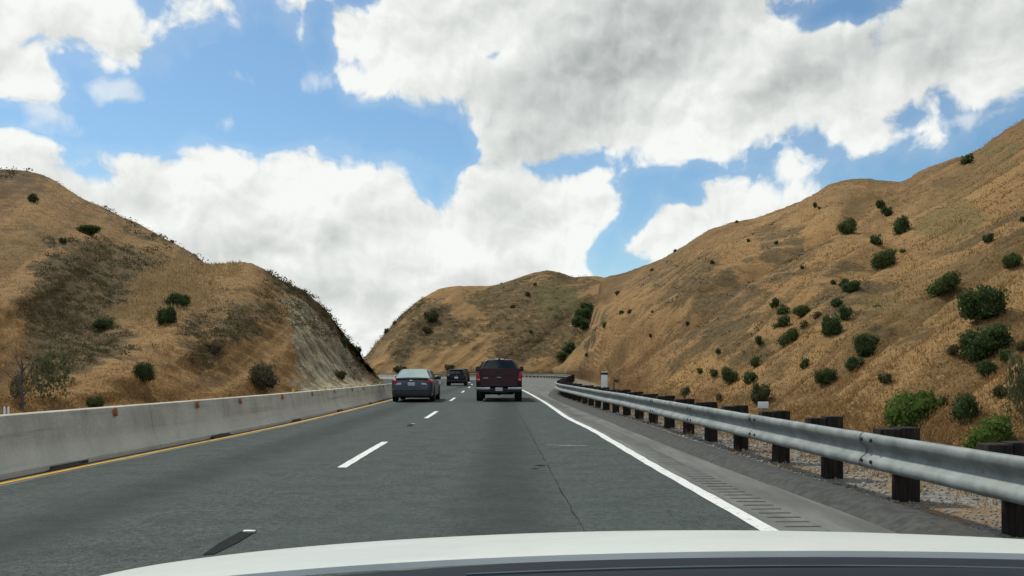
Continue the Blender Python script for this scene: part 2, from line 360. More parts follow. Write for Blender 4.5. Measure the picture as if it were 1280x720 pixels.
    def nz(vec, size, detail, rough, kind='N'):
        sc = N('ShaderNodeVectorMath', operation='SCALE'); L(vec, sc.inputs[0]); sc.inputs['Scale'].default_value = 1.0 / size
        if kind == 'N':
            x = N('ShaderNodeTexNoise', noise_dimensions='2D'); L(sc.outputs[0], x.inputs['Vector']); x.inputs['Scale'].default_value = 1; x.inputs['Detail'].default_value = detail; x.inputs['Roughness'].default_value = rough
            return x.outputs['Fac']
        x = N('ShaderNodeTexVoronoi', voronoi_dimensions='2D', feature='SMOOTH_F1'); L(sc.outputs[0], x.inputs['Vector']); x.inputs['Scale'].default_value = 1; x.inputs['Detail'].default_value = detail; x.inputs['Roughness'].default_value = rough
        x.inputs['Smoothness'].default_value = .35; return ma('SUBTRACT', 1.0, x.outputs['Distance'])
    wv = N('ShaderNodeTexNoise', noise_dimensions='2D'); sc0 = N('ShaderNodeVectorMath', operation='SCALE'); L(P, sc0.inputs[0]); sc0.inputs['Scale'].default_value = 1 / 70.0; L(sc0.outputs[0], wv.inputs['Vector']); wv.inputs['Scale'].default_value = 1; wv.inputs['Detail'].default_value = 4
    wsub = N('ShaderNodeVectorMath', operation='SUBTRACT'); L(wv.outputs['Color'], wsub.inputs[0]); wsub.inputs[1].default_value = (.5, .5, .5)
    wsc = N('ShaderNodeVectorMath', operation='SCALE'); L(wsub.outputs[0], wsc.inputs[0]); wsc.inputs['Scale'].default_value = 38
    Pw = N('ShaderNodeVectorMath', operation='ADD'); L(P, Pw.inputs[0]); L(wsc.outputs[0], Pw.inputs[1]); Pw = Pw.outputs[0]
    def off(v, x, y):
        a = N('ShaderNodeVectorMath', operation='ADD'); L(v, a.inputs[0]); a.inputs[1].default_value = (x, y, 0); return a.outputs[0]
    def body(v):
        return ma('ADD', ma('MULTIPLY', nz(v, 105, 8, .60), .70), ma('MULTIPLY', nz(v, 72, 3, .5, 'V'), .30))
    n0 = body(Pw); n1 = body(off(Pw, -6, 12)); nb0 = nz(Pw, 150, 2, .5); nb1 = nz(off(Pw, -12, 34), 150, 2, .5)
    ctr = ma('SUBTRACT', n0, .5)
    # the part of the sky the photograph does not show: scattered cloud
    far = ma('MAXIMUM', mr(ma('ABSOLUTE', az), 620, 800), mr(el, 560, 700)); gen = ma('SUBTRACT', nz(P, 420, 4, .5), .49)
    F = ma('SUBTRACT', clouds, ma('MAXIMUM', ma('MULTIPLY', holes, 2.2), 0.0)); F = ma('MAXIMUM', F, ma('SUBTRACT', ma('MULTIPLY', far, ma('MULTIPLY', gen, 12.0)), ma('MULTIPLY', ma('SUBTRACT', 1.0, far), 3)))
    D = ma('ADD', ma('ADD', F, .06), ma('MULTIPLY', ctr, 1.9))
    alpha = mr(D, -.10, .24); wis = ma('MULTIPLY', mr(ma('ADD', wisps, ma('MULTIPLY', ctr, 1.3)), -.10, .22), .6); alpha = ma('MAXIMUM', alpha, wis)
    veil = ma('MULTIPLY', mr(D, -.6, .1), .12); alpha = ma('MAXIMUM', alpha, veil)
    edge = ma('MULTIPLY', ma('SUBTRACT', n0, n1), 1.45); edge = ma('ADD', edge, ma('MULTIPLY', ma('SUBTRACT', nb0, nb1), 1.0))
    g = mr(ma('ADD', grey, ma('MULTIPLY', ctr, .5)), -.5, 1.5); lg = mr(ma('ADD', lowgrey, ma('MULTIPLY', ctr, .5)), -.4, .4)
    T = ma('SUBTRACT', ma('ADD', .96, edge), ma('ADD', ma('MULTIPLY', g, .78), ma('MULTIPLY', lg, .36)))
    T = ma('SUBTRACT', T, ma('MULTIPLY', mr(D, .2, 1.6), .10)); T = ma('MINIMUM', ma('MAXIMUM', T, 0.0), 1.0)
    cloudcol = mixc(T, (4.2, 4.5, 4.45), (9.3, 9.5, 9.2))
    tint = N('ShaderNodeMix', data_type='RGBA', blend_type='MULTIPLY'); tint.inputs[0].default_value = 1; L(sky.outputs[0], tint.inputs[6]); tint.inputs[7].default_value = (.84, 1.07, 1.13, 1)
    c = mixc(alpha, tint.outputs[2], cloudcol)
    bg = N('ShaderNodeBackground'); L(c, bg.inputs[0]); bg.inputs[1].default_value = .1
    out = N('ShaderNodeOutputWorld'); L(bg.outputs[0], out.inputs[0])
    SC.cycles.max_bounces = 5; SC.cycles.diffuse_bounces = 2; SC.cycles.glossy_bounces = 2; SC.cycles.transmission_bounces = 2; SC.cycles.transparent_max_bounces = 4; w.cycles.sampling_method = 'MANUAL'; w.cycles.sample_map_resolution = 1024
build_world()
sun = bpy.data.lights.new('sun', 'SUN'); sun.energy = 3.0; sun.angle = R(4.0); sun.color = (1.0, .955, .84)
so = bpy.data.objects.new('sun', sun); COL.objects.link(so)
sd = Vector((math.sin(R(SUN_AZ)) * math.cos(R(SUN_EL)), math.cos(R(SUN_AZ)) * math.cos(R(SUN_EL)), math.sin(R(SUN_EL))))
so.rotation_euler = sd.to_track_quat('Z', 'Y').to_euler(); so.location = (-40, -30, 80)

# ------------------------------------------------------------------ camera
cam = bpy.data.cameras.new('camera'); cam.sensor_width = 36; cam.lens = FPX / 1280 * 36; cam.shift_y = (HOR - 360) / 1280; cam.clip_start = .05; cam.clip_end = 6000
co = bpy.data.objects.new('camera', cam); COL.objects.link(co); co.location = (0, 0, CAM_Z); co.rotation_euler = (R(90), 0, 0); SC.camera = co
SC.view_settings.view_transform = 'Standard'; SC.view_settings.look = 'None'; SC.view_settings.gamma = 1; SC.view_settings.exposure = 0.0; SC.view_settings.use_curve_mapping = False

# ------------------------------------------------------------------ ground and road
def sheet(name, path_l, path_r, zl, zr, mat, n=4, kind='structure'):
    v = []; f = []
    for a, b in zip(path_l, path_r):
        for k in range(n + 1):
            t = k / n; v.append((a.x + (b.x - a.x) * t, a.y + (b.y - a.y) * t, zl + (zr - zl) * t))
    w = n + 1
    for i in range(len(path_l) - 1):
        for k in range(n): f.append((i*w + k, i*w + k + 1, (i+1)*w + k + 1, (i+1)*w + k))
    return tag(pydata(name, v, f, mat), kind=kind)
def V2(*p): return [Vector(q) for q in p]
def off_path(path, o): return [p + n * o for p, n in zip(path, normals2(path))]
me_g = [(-900, -300, -.06), (900, -300, -.06), (900, 1500, -.06), (-900, 1500, -.06)]
ground = tag(pydata('ground', me_g, [(0, 1, 2, 3)], M['hill']), kind='structure')

rail_path = catmull(V2((4.15, -14), (4.05, -4), (4.0, 2), (3.82, 6.5), (3.70, 9.2), (3.55, 13.4), (3.43, 16), (3.33, 19.8), (3.12, 25), (2.85, 30), (2.55, 37), (2.33, 45), (2.6, 52), (4.0, 70), (6.05, 95), (8.0, 120), (8.1, 138), (5.2, 158), (-1, 173), (-10, 184), (-30, 195), (-60, 201)), 8)
edge_r = catmull(V2((3.6, -14), (3.45, -4), (3.32, 2), (3.2, 7.5), (3.12, 9.2), (2.93, 12.5), (2.75, 17), (2.65, 19.8), (2.5, 25), (2.3, 30), (2.08, 37), (1.93, 45), (2.2, 52), (3.55, 70), (5.55, 95), (7.45, 120), (7.5, 138), (4.7, 157), (-1.3, 172), (-10.2, 183), (-30, 194), (-60, 200)), 8)
white_path = catmull(V2((2.55, -14), (2.42, -4), (2.28, 2), (2.16, 7.65), (2.11, 9.2), (2.0, 12.5), (1.89, 17), (1.82, 19.8), (1.58, 25), (1.5, 30), (1.38, 37), (1.18, 45), (.98, 52), (.35, 70), (-.7, 95), (-3.6, 120), (-7.5, 136), (-13, 148), (-21, 157), (-30, 163), (-44, 168), (-62, 171)), 8)
bar_path = catmull(V2((-6.9, -14), (-6.6, 0), (-6.35, 9), (-6.2, 13), (-5.95, 18), (-5.76, 24), (-5.72, 32), (-5.75, 40), (-5.95, 55), (-6.45, 75), (-7.6, 95), (-9.6, 112), (-13, 127), (-20, 140), (-32, 150), (-60, 157)), 8)
bar_path_s = resample(bar_path, 1.0)
def at_same_n(path, n):
    L = [0]
    for a, b in zip(path[:-1], path[1:]): L.append(L[-1] + (b - a).length)
    t = np.linspace(0, L[-1], n); return [Vector((float(np.interp(q, L, [p.x for p in path])), float(np.interp(q, L, [p.y for p in path])))) for q in t]
road = sheet('road', off_path(at_same_n(bar_path, 177), -.15), at_same_n(white_path, 177), 0, 0, M['asphalt'], 10)
shoulder = sheet('shoulder', off_path(white_path, 0.0), edge_r, .001, .001, M['shoulder'], 6)
opp = sheet('opposite_road', off_path(bar_path, -7.2), off_path(bar_path, -.5), -.02, -.02, M['asphalt'], 4)
verge = sheet('verge', off_path(edge_r, .45), off_path(edge_r, 6.5), .004, .004, M['gravel'], 10)

def ribbon(name, path, o, w, z, mat, n=1, jitter=0.0):
    ns = normals2(path); v = []; f = []
    for p, q in zip(path, ns):
        a = o - w / 2 + random.uniform(-jitter, jitter); b = o + w / 2 + random.uniform(-jitter, jitter)
        v += [(*(p + q * a), z), (*(p + q * b), z)]
    for i in range(len(path) - 1): f.append((2*i, 2*i+1, 2*i+3, 2*i+2))
    return tag(pydata(name, v, f, mat), kind='structure')
ribbon('edge_line', resample(white_path, .35), 0, .15, .006, M['white'], jitter=.008)
ribbon('median_line', [p for p in resample(bar_path, .35) if p.y < 74], .20, .13, .005, M['yellow'], jitter=.007)
ribbon('gutter_strip', [p for p in resample(bar_path, .5) if p.y < 40], .34, .12, .0035, M['shoulder'], jitter=.02)
# lane dashes: one mesh of paint on the road
lane_path = catmull(V2((-2.25, -6), (-2.2, 4), (-2.3, 9), (-2.38, 14.1), (-2.45, 27), (-2.77, 41), (-3.2, 60), (-3.75, 82), (-4.9, 100), (-7.6, 120), (-13, 137), (-24, 150)), 12)
fine_lane = resample(lane_path, .2)
v, f = [], []
for y0, ln in ((-1.2, 4.2), (12.15, 4.55), (24.7, 4.3), (38.6, 4.8), (53.5, 4.6), (68, 4.6), (82, 4.6), (96, 4.6), (110, 4.6)):
    seg = [p for p in fine_lane if y0 <= p.y <= y0 + ln]; ns = normals2(seg); b0 = len(v)
    for p, q in zip(seg, ns):
        h = .065 + random.uniform(-.006, .006); v += [(*(p - q * h), .005), (*(p + q * h), .005)]
    for i in range(len(seg) - 1): f.append((b0 + 2*i, b0 + 2*i+1, b0 + 2*i+3, b0 + 2*i+2))
tag(pydata('lane_marking', v, f, M['white']), kind='structure')
# longitudinal crack, small cross crack and a pale scuff
crack = resample(catmull(V2((.66, 3), (.60, 7.6), (.53, 11), (.44, 16), (.34, 21.5), (.2, 28), (.05, 36))), .25)
crack = [p + Vector((random.uniform(-.012, .012), 0)) for p in crack]
ribbon('road_crack', crack, 0, .009, .004, M['seam'], jitter=.005)
def blot(name, px, py, lx, ly, mat, z=.004):
    d = CAM_Z * FPX / (py - HOR); c = Vector((gx(px, d), d)); pts = []
    for k in range(18):
        a = 2 * math.pi * k / 18; r = random.uniform(.65, 1.0); pts.append((c.x + lx * math.cos(a) * r, c.y + ly * math.sin(a) * r, z))
    return tag(pydata(name, pts, [tuple(range(18))], mat), kind='structure')
blot('road_scuff', 715, 557, .33, .10, M['scuff']); blot('road_crack', 690, 522.5, .24, .10, M['seam']); blot('road_scuff', 690, 556, .12, .05, M['scuff'])
blot('road_stain', 675, 582, .10, .09, M['seam']); blot('road_stain', 669, 586, .06, .06, M['seam'])
# rumble strip grooves cut into the shoulder beside the edge line
v, f = [], []
for p, q in zip(*(lambda pp: (pp, normals2(pp)))(resample(white_path, .24))):
    if p.y > 60 or p.y < -4: continue
    t = Vector((-q.y, q.x)); b0 = len(v); jj = random.uniform(-.02, .02)
    for a, b in ((.19, -.022), (.50 + jj, -.022), (.50 + jj, .022), (.19, .022)): v.append((*(p + q * a + t * b), .006))
    f.append((b0, b0+1, b0+2, b0+3))
tag(pydata('rumble_strip', v, f, M['groove']), kind='structure')
# rolled asphalt dike between shoulder and gravel
prof = [(-.03, -.02), (0, .012), (.06, .035), (.14, .085), (.24, .11), (.40, .10), (.56, .06), (.70, -.02)]
ns = normals2(edge_r); rings = []
def extrude(name, path, prof, mat, parent=None, smooth=R(50)):
    ns = normals2(path); n = len(prof); v = []; f = []
    for p, q in zip(path, ns):
        for o, z in prof: v.append((p.x + q.x * o, p.y + q.y * o, z))
    for i in range(len(path) - 1):
        for k in range(n - 1): f.append((i*n + k, i*n + k + 1, (i+1)*n + k + 1, (i+1)*n + k))
    f.append(tuple(range(n))[::-1]); f.append(tuple((len(path)-1)*n + k for k in range(n)))
    return pydata(name, v, f, mat, parent, smooth)
tag(extrude('asphalt_dike', edge_r, prof, M['dike']), kind='structure')

# ------------------------------------------------------------------ median barrier
bar_root = empty('concrete_barrier', (-6.3, 9, 0)); tag(bar_root, 'long grey concrete median barrier with orange reflectors beside the yellow line', 'barrier')
def kid(o, root): o.parent = root; o.matrix_parent_inverse = Matrix.Translation(-Vector(root.location)); return o
bs = resample(bar_path, .8); nsb = normals2(bs); v = []; f = []
bprof = [(0, -.03), (.0, .07), (-.05, .13), (-.115, .30), (-.135, .36), (-.19, .765), (-.20, .79), (-.22, .80), (-.37, .80), (-.39, .79), (-.40, .765), (-.455, .36), (-.475, .30), (-.54, .13), (-.59, .07), (-.59, -.03)]
for p, q in zip(bs, nsb):
    k = float(np.interp(p.y, [0, 12, 45, 120], [.985, .97, .86, .86]))
    for o, z in bprof: v.append((p.x + q.x * o, p.y + q.y * o, z * k))
n = len(bprof)
for i in range(len(bs) - 1):
    for k in range(n - 1): f.append((i*n + k, (i+1)*n + k, (i+1)*n + k + 1, i*n + k + 1))
f.append(tuple(range(n)))
kid(pydata('barrier_wall', v, f, M['barrier'], None, R(30)), bar_root)
def on_bar(y):
    i = min(range(len(bs)), key=lambda k: abs(bs[k].y - y)); return bs[i], nsb[i], float(np.interp(y, [0, 12, 45, 120], [.985, .97, .86, .86]))
for y in (13.6, 16.8, 19.9, 23, 26, 28.9, 32, 34.8, 40.5, 46, 52):
    p, q, k = on_bar(y); rz = math.atan2(-q.x, q.y) ; bm = bmesh.new()
    box(bm, (0, 0, 0), (.012, .11, .13), .004); box(bm, (.012, 0, -.02), (.010, .07, .06), .002)
    o = bmobj('reflector', bm, M['orange']); c = p + q * -.165
    o.location = (c.x + .012, c.y, .715 * k); o.rotation_euler = (0, R(-7), math.atan2(q.y, q.x)); kid(o, bar_root)
for px, d in ((290, 24), (340, 28), (404, 35), (424, 40)):
    p, q, k = on_bar(d); o = boxobj('top_reflector', (0, 0, 0), (.07, .09, .10), M['amber'], None, .006); c = p + q * -.30; o.location = (c.x, c.y, .80 * k + .045); kid(o, bar_root)
for y in (12.1, 18.1, 23.6, 29.4, 35.5):
    p, q, k = on_bar(y); o = boxobj('drain_opening', (0, 0, 0), (.03, 1.0 if y < 20 else .8, .05), M['soil'], None, .012); c = p + q * -.008; o.location = (c.x, c.y, .026); o.rotation_euler = (0, 0, math.atan2(q.y, q.x)); kid(o, bar_root)
    # silt heaped in front of the opening
    bm = bmesh.new(); r = bmesh.ops.create_icosphere(bm, subdivisions=2, radius=1.0)
    for vv in bm.verts: vv.co = Vector((vv.co.x * .10, vv.co.y * (.52 if y < 20 else .4), max(vv.co.z, -.1) * .05)) * (1 + random.uniform(-.3, .3))
    o = bmobj('silt', bm, M['soil']); c = p + q * .04; o.location = (c.x, c.y - .1, .004); kid(o, bar_root)

# recessed lane markers (groove and reflector)
for px, py in ((290, 676), (513, 531.5)):
    d = CAM_Z * FPX / (py - HOR); root = empty('recessed_marker', (gx(px, d), d, 0), 0)
    tag(root, 'small white lane reflector sunk in a dark groove, nearest the white bonnet' if py > 600 else 'small lane reflector in a short dark groove between two lane dashes ahead', 'road reflector', 'recessed reflectors on the lane line')
    L = .95 if py > 600 else .8
    pydata('groove', [(-.04, -L*.58, .006), (.035, -L*.55, .006), (.075, -L*.1, .006), (.08, L*.42, .006), (.04, L*.52, .006), (-.05, L*.40, .006), (-.065, -.1*L, .006)], [(0, 1, 2, 3, 4, 5, 6)], M['seam'], root)
    boxobj('reflector', (.035, L*.36, .014), (.10, .045, .016), M['whiteplast'], root, .006)

# ------------------------------------------------------------------ guardrail
gr = empty('guardrail', (3.7, 9.2, 0)); tag(gr, 'galvanised steel guardrail on dark timber posts curving along the right shoulder', 'guardrail')
rp = resample(rail_path, .35)
wprof = [(.055, .705), (.02, .708), (-.005, .695), (-.018, .665), (-.020, .635), (-.005, .605), (.035, .575), (.060, .545), (.062, .525), (.060, .505), (.035, .475), (-.005, .445), (-.022, .415), (-.022, .385), (-.008, .36), (.02, .345), (.05, .345),
         (.052, .350), (.022, .350), (-.003, .364), (-.016, .386), (-.016, .414), (0, .441), (.041, .471), (.066, .503), (.068, .525), (.066, .547), (.041, .579), (.0, .609), (-.014, .637), (-.012, .664), (.0, .689), (.022, .702), (.055, .699)]
jit = np.cumsum(np.random.default_rng(3).normal(0, .0025, len(rp))); jit -= np.linspace(0, jit[-1], len(rp))
v = []; f = []; n = len(wprof); nsr = normals2(rp)
for i, (p, q) in enumerate(zip(rp, nsr)):
    for o, z in wprof: v.append((p.x + q.x * (o + jit[i]), p.y + q.y * (o + jit[i]), z + jit[i] * .4))
for i in range(len(rp) - 1):
    for k in range(n): f.append((i*n + k, i*n + (k+1) % n, (i+1)*n + (k+1) % n, (i+1)*n + k))
kid(pydata('rail', v, f, M['steel'], None, R(60)), gr)
pp = [q for q in resample(rail_path, 1.905)]
# start so that a post stands at Y = 9.17
s0 = min(rp, key=lambda q: abs(q.y - 9.02)); cum = 0
start = next(i for i, q in enumerate(rp) if q is s0)
lenup = sum((rp[i+1] - rp[i]).length for i in range(start)); first = lenup % 1.905
acc = 0; posts = []; nxt = first
for i in range(len(rp) - 1):
    L = (rp[i+1] - rp[i]).length
    while nxt <= acc + L:
        posts.append((rp[i].lerp(rp[i+1], (nxt - acc) / L), nsr[i])); nxt += 1.905
    acc += L
posts = posts[:98]
for i, (p, q) in enumerate(posts):
    ang = math.atan2(q.y, q.x) + random.uniform(-.05, .05); tl = random.uniform(-.012, .012); zt = .755 + random.uniform(-.015, .03)
    bm = bmesh.new(); box(bm, (.37, 0, zt / 2 - .2), (.205, .21, zt + .4), .008, 1); o = bmobj('post', bm, M['wood']); o.location = (p.x, p.y, 0); o.rotation_euler = (tl, tl * .7, ang); kid(o, gr)
    bm = bmesh.new(); box(bm, (.165, 0, .53 + (zt - .755) * .6), (.20, .20, .43), .008, 1)
    b = bmobj('blockout', bm, M['wood'], o)
    if p.y < 26:
        bm = bmesh.new()
        for z in (.525,):
            lathe_x(bm, [(.004, .045), (.022, .047), (.022, .058), (.004, .060)], 10)
            bmesh.ops.translate(bm, vec=(0, 0, z), verts=bm.verts)
        bmobj('bolt', bm, M['rim'], o)
# lap splices of the rail panels every second bay: four bolt heads each
for i, (p, q) in enumerate(posts):
    if i % 2 == 0 and 3 < p.y < 22:
        ji = jit[min(range(len(rp)), key=lambda a_: (rp[a_] - p).length)]; t = Vector((-q.y, q.x)); fr = wprof[:17]; v = []; m = len(fr)
        for dt in (.150, .162):
            for o_, z in fr: c = p + t * dt + q * (o_ - .007 + ji); v.append((c.x, c.y, z + ji * .4))
        kid(pydata('lap_edge', v, [(k, k+1, m+k+1, m+k) for k in range(m-1)], M['seam']), gr)
        for dt in (-.11, .11):
            for z in (.415, .635):
                c = p + t * dt + q * (ji - .026); bm = bmesh.new(); lathe_x(bm, [(.002, -.014), (.016, -.012), (.022, .004), (.004, .006)], 8)
                o = bmobj('splice_bolt', bm, M['black']); o.location = (c.x, c.y, z); o.rotation_euler = (0, 0, math.atan2(q.y, q.x)); kid(o, gr)

# white paddle marker behind the rail and slim grey stake beside it
d = 31.0; root = empty('marker_paddle', (gx(755.5, d), d, 0)); tag(root, 'tall white roadside paddle marker with black top band behind the guardrail', 'marker')
h = gz(464.5, d)
boxobj('paddle', (0, 0, (h - .09) / 2), (.215, .03, h - .09), M['whiteplast'], root, .012); boxobj('black_band', (0, 0, h - .075), (.235, .036, .085), M['black'], root, .012); boxobj('cap', (0, 0, h - .016), (.215, .03, .03), M['whiteplast'], root, .008)
d = 30.0; o = boxobj('stake', (0, 0, .56), (.045, .03, 1.12), M['bark'], None, .006); o.location = (gx(767.5, d), d, 0); tag(o, 'slim grey stake just right of the white paddle marker', 'stake')
# small white reflector plate on a post top
pst = min(posts, key=lambda a: abs(a[0].y - 13.3)); d = 13.35; root = empty('reflector_plate', (gx(954, d), d, .74)); tag(root, 'small white rectangular reflector plate standing on a dark guardrail post', 'reflector')
boxobj('plate', (0, 0, .085), (.16, .012, .10), M['whiteplast'], root, .004); boxobj('stem', (0, .012, .035), (.03, .012, .09), M['steel'], root, .003)
# two slim white stakes behind the barrier on the left
d = 15.0
for px, lb in ((5.6, 'left one of two slim white stakes behind the concrete barrier'), (10.6, 'right one of two slim white stakes behind the concrete barrier')):
    bm = bmesh.new(); tube(bm, [(0, 0, -.05), (0, 0, .2), (0, 0, .72), (0, 0, .735)], [.016, .016, .016, .008], 8); o = bmobj('white_stake', bm, M['whiteplast']); o.location = (gx(px, d), d, 0); tag(o, lb, 'stake', 'white stakes behind the barrier')

# ------------------------------------------------------------------ hills
HB = {}
def hill(name, cols, base, ridge, rows, back, relief, masks):
    px = np.asarray(cols, float); db = pchip(*zip(*[(a, b) for a, b in base]), px)
    ry = pchip(*zip(*[(a, b) for a, b, c in ridge]), px); dr = pchip(*zip(*[(a, c) for a, b, c in ridge]), px)
    by = HOR + CAM_Z * FPX / db; nC, nR = len(px), rows
    s = np.linspace(0, 1, nR); S, PX = np.meshgrid(s, px); PY = by[:, None] + (ry - by)[:, None] * S
    # profile: slightly concave foot, straight flank
    inv = 1 / db[:, None] + (1 / dr - 1 / db)[:, None] * S; Dp = 1 / inv
    X = (PX - 640) / FPX * Dp; Y = Dp; Z = CAM_Z - (PY - HOR) / FPX * Dp
    sb = np.linspace(.04, 1, back) ** 1.4 * 120; vr = (HOR - ry) / FPX
    Db = dr[:, None] + sb[None]; Zb = CAM_Z + vr[:, None] * Db - .012 * sb[None] ** 2; Zb = np.maximum(Zb, -1.5)
    X = np.concatenate([X, (px[:, None] - 640) / FPX * Db], 1); Y = np.concatenate([Y, Db], 1); Z = np.concatenate([Z, Zb], 1)
    foot = np.stack([(px - 640) / FPX * (db - .8), db - .8, np.full(nC, -.5)], 1)
    Sall = np.concatenate([S, np.ones((nC, back))], 1); PXa = np.repeat(px[:, None], nR + back, 1); PYa = np.concatenate([PY, np.repeat(ry[:, None], back, 1)], 1)
    P = np.stack([X, Y, Z], 2).reshape(-1, 3)
    disp, fall, gul, ray = relief(P, Sall.ravel(), PXa.ravel(), PYa.ravel()); P = P + disp; P = P + (P - np.array([0, 0, CAM_Z])) * (ray * sstep(0, .06, Sall.ravel()))[:, None]
    P = P.reshape(nC, nR + back, 3); P = np.concatenate([foot[:, None], P], 1); H = nR + back + 1
    def ext(a): return np.concatenate([a[:, :1], a], 1)
    fall = fall.reshape(nC, nR + back, 3); fall = np.concatenate([fall[:, :1], fall], 1)
    idx = np.arange(nC * H).reshape(nC, H); q = np.stack([idx[:-1, :-1], idx[1:, :-1], idx[1:, 1:], idx[:-1, 1:]], -1).reshape(-1, 4)
    me = bpy.data.meshes.new(name); me.vertices.add(nC * H); me.vertices.foreach_set('co', P.ravel()); me.loops.add(q.size); me.loops.foreach_set('vertex_index', q.ravel())
    me.polygons.add(len(q)); me.polygons.foreach_set('loop_start', np.arange(0, q.size, 4)); me.polygons.foreach_set('loop_total', np.full(len(q), 4)); me.update(calc_edges=True)
    PXe, PYe, Se = ext(PXa), ext(PYa), ext(Sall); rye = np.repeat(ry[:, None], H, 1)
    mk = masks(PXe.ravel(), PYe.ravel(), rye.ravel(), P.reshape(-1, 3), Se.ravel())
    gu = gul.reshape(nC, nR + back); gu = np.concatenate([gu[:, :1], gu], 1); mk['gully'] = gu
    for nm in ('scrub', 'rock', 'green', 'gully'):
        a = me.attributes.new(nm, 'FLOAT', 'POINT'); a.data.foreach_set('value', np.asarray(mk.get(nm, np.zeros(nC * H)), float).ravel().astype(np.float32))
    a = me.attributes.new('fall', 'FLOAT_VECTOR', 'POINT'); a.data.foreach_set('vector', fall.ravel().astype(np.float32))
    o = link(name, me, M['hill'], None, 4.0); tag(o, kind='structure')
    HB[name] = dict(P=P, fall=fall, scrub=np.asarray(mk.get('scrub', np.zeros(nC*H))).reshape(nC, H), rock=np.asarray(mk.get('rock', np.zeros(nC*H))).reshape(nC, H), px=PXe, py=PYe, nR=nR, bvh=BVHTree.FromPolygons(P.reshape(-1, 3).tolist(), q.tolist()))
    return o
def ell(px, py, c, r, soft=.5):
    d = np.hypot((px - c[0]) / r[0], (py - c[1]) / r[1]); return 1 - sstep(1 - soft, 1 + soft * .4, d)
def vec(*a): return np.stack(a, 1)

def relief_right(P, s, px, py):
    x, y, z = P.T; e = py + .66 * px + (fbm(P / 26.0, 4) - .5) * 34; w = .12 + .88 * np.sin(np.pi * np.clip(s, .0, 1)) ** .7; w *= sstep(0, .1, s)
    g = ridged(vec(e / 104.0, px / 2200.0, z * 0 + 3.3), 3) - .56; g2 = ridged(vec(e / 30.0, px / 900.0, z * 0 + 8.1), 2) - .5; big = fbm(vec(e / 170.0, px / 400.0, z * 0), 2) - .5
    a = (g * .10 + g2 * .026 + big * .05) * np.clip(y, 20, 140) * w + (fbm(P / 4.0, 4) - .5) * .7 * sstep(0, .08, s) * np.clip(y / 60, .4, 1.3) + (fbm(P / 1.1, 3) - .5) * .25 * sstep(0, .04, s)
    nrm = np.array([-.50, -.18, .85]); k = e * .085
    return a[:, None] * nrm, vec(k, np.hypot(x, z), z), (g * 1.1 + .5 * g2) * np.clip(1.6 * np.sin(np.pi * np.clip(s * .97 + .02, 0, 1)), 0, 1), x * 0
def masks_right(px, py, ry, P, s):
    n = fbm(P / 9.0, 4); px = px + (fbm(P / 9.0 + 5, 4) - .5) * 90; py = py + (fbm(P / 9.0 + 15, 4) - .5) * 60; g = ell(px, py, (1252, 192), (22, 14)) + .8 * ell(px, py, (1190, 300), (70, 26)) + .7 * ell(px, py, (1080, 230), (40, 10)) + .6 * ell(px, py, (1130, 400), (60, 14))
    sc = .75 * ell(px, py, (985, 330), (40, 34)) + .55 * ell(px, py, (850, 350), (60, 40)) + .5 * ell(px, py, (1135, 440), (70, 26)) + .5 * ell(px, py, (1060, 380), (90, 40)) + .45 * ell(px, py, (920, 400), (80, 60)) + .9 * ell(px, py, (733, 405), (13, 30)) + .45 * sstep(.55, .72, n)
    sc = np.maximum(sc, 1.2 * ell(px, py, (720, 430), (12, 22)))
    return dict(scrub=np.clip(sc, 0, 1) * .95, green=np.clip(g, 0, 1))
cols_r = np.concatenate([np.arange(694, 1300, 1.7), np.arange(1300, 2150, 9)])
hill('hill_slope', cols_r,
     [(690, 182), (700, 172), (712, 158), (720, 142), (740, 96), (770, 58), (800, 40), (850, 28), (900, 23.5), (1000, 18), (1100, 14.8), (1280, 11), (1500, 8.2), (1800, 6.2), (2150, 4.8)],
     [(690, 469, 185), (700, 462, 182), (708, 455, 180), (722, 438, 184), (735, 413, 190), (745, 378, 198), (752, 348, 204), (775, 341, 204), (800, 333, 198), (850, 310, 186), (890, 285, 176), (950, 272, 166), (1010, 252, 158), (1035, 238, 152), (1060, 229, 150), (1085, 227, 150), (1100, 230, 148), (1122, 231, 142), (1150, 217, 136), (1180, 205, 130), (1215, 192, 122), (1245, 172, 114), (1280, 150, 106), (1500, 60, 88), (1800, -30, 74), (2150, -80, 62)],
     170, 24, relief_right, masks_right)

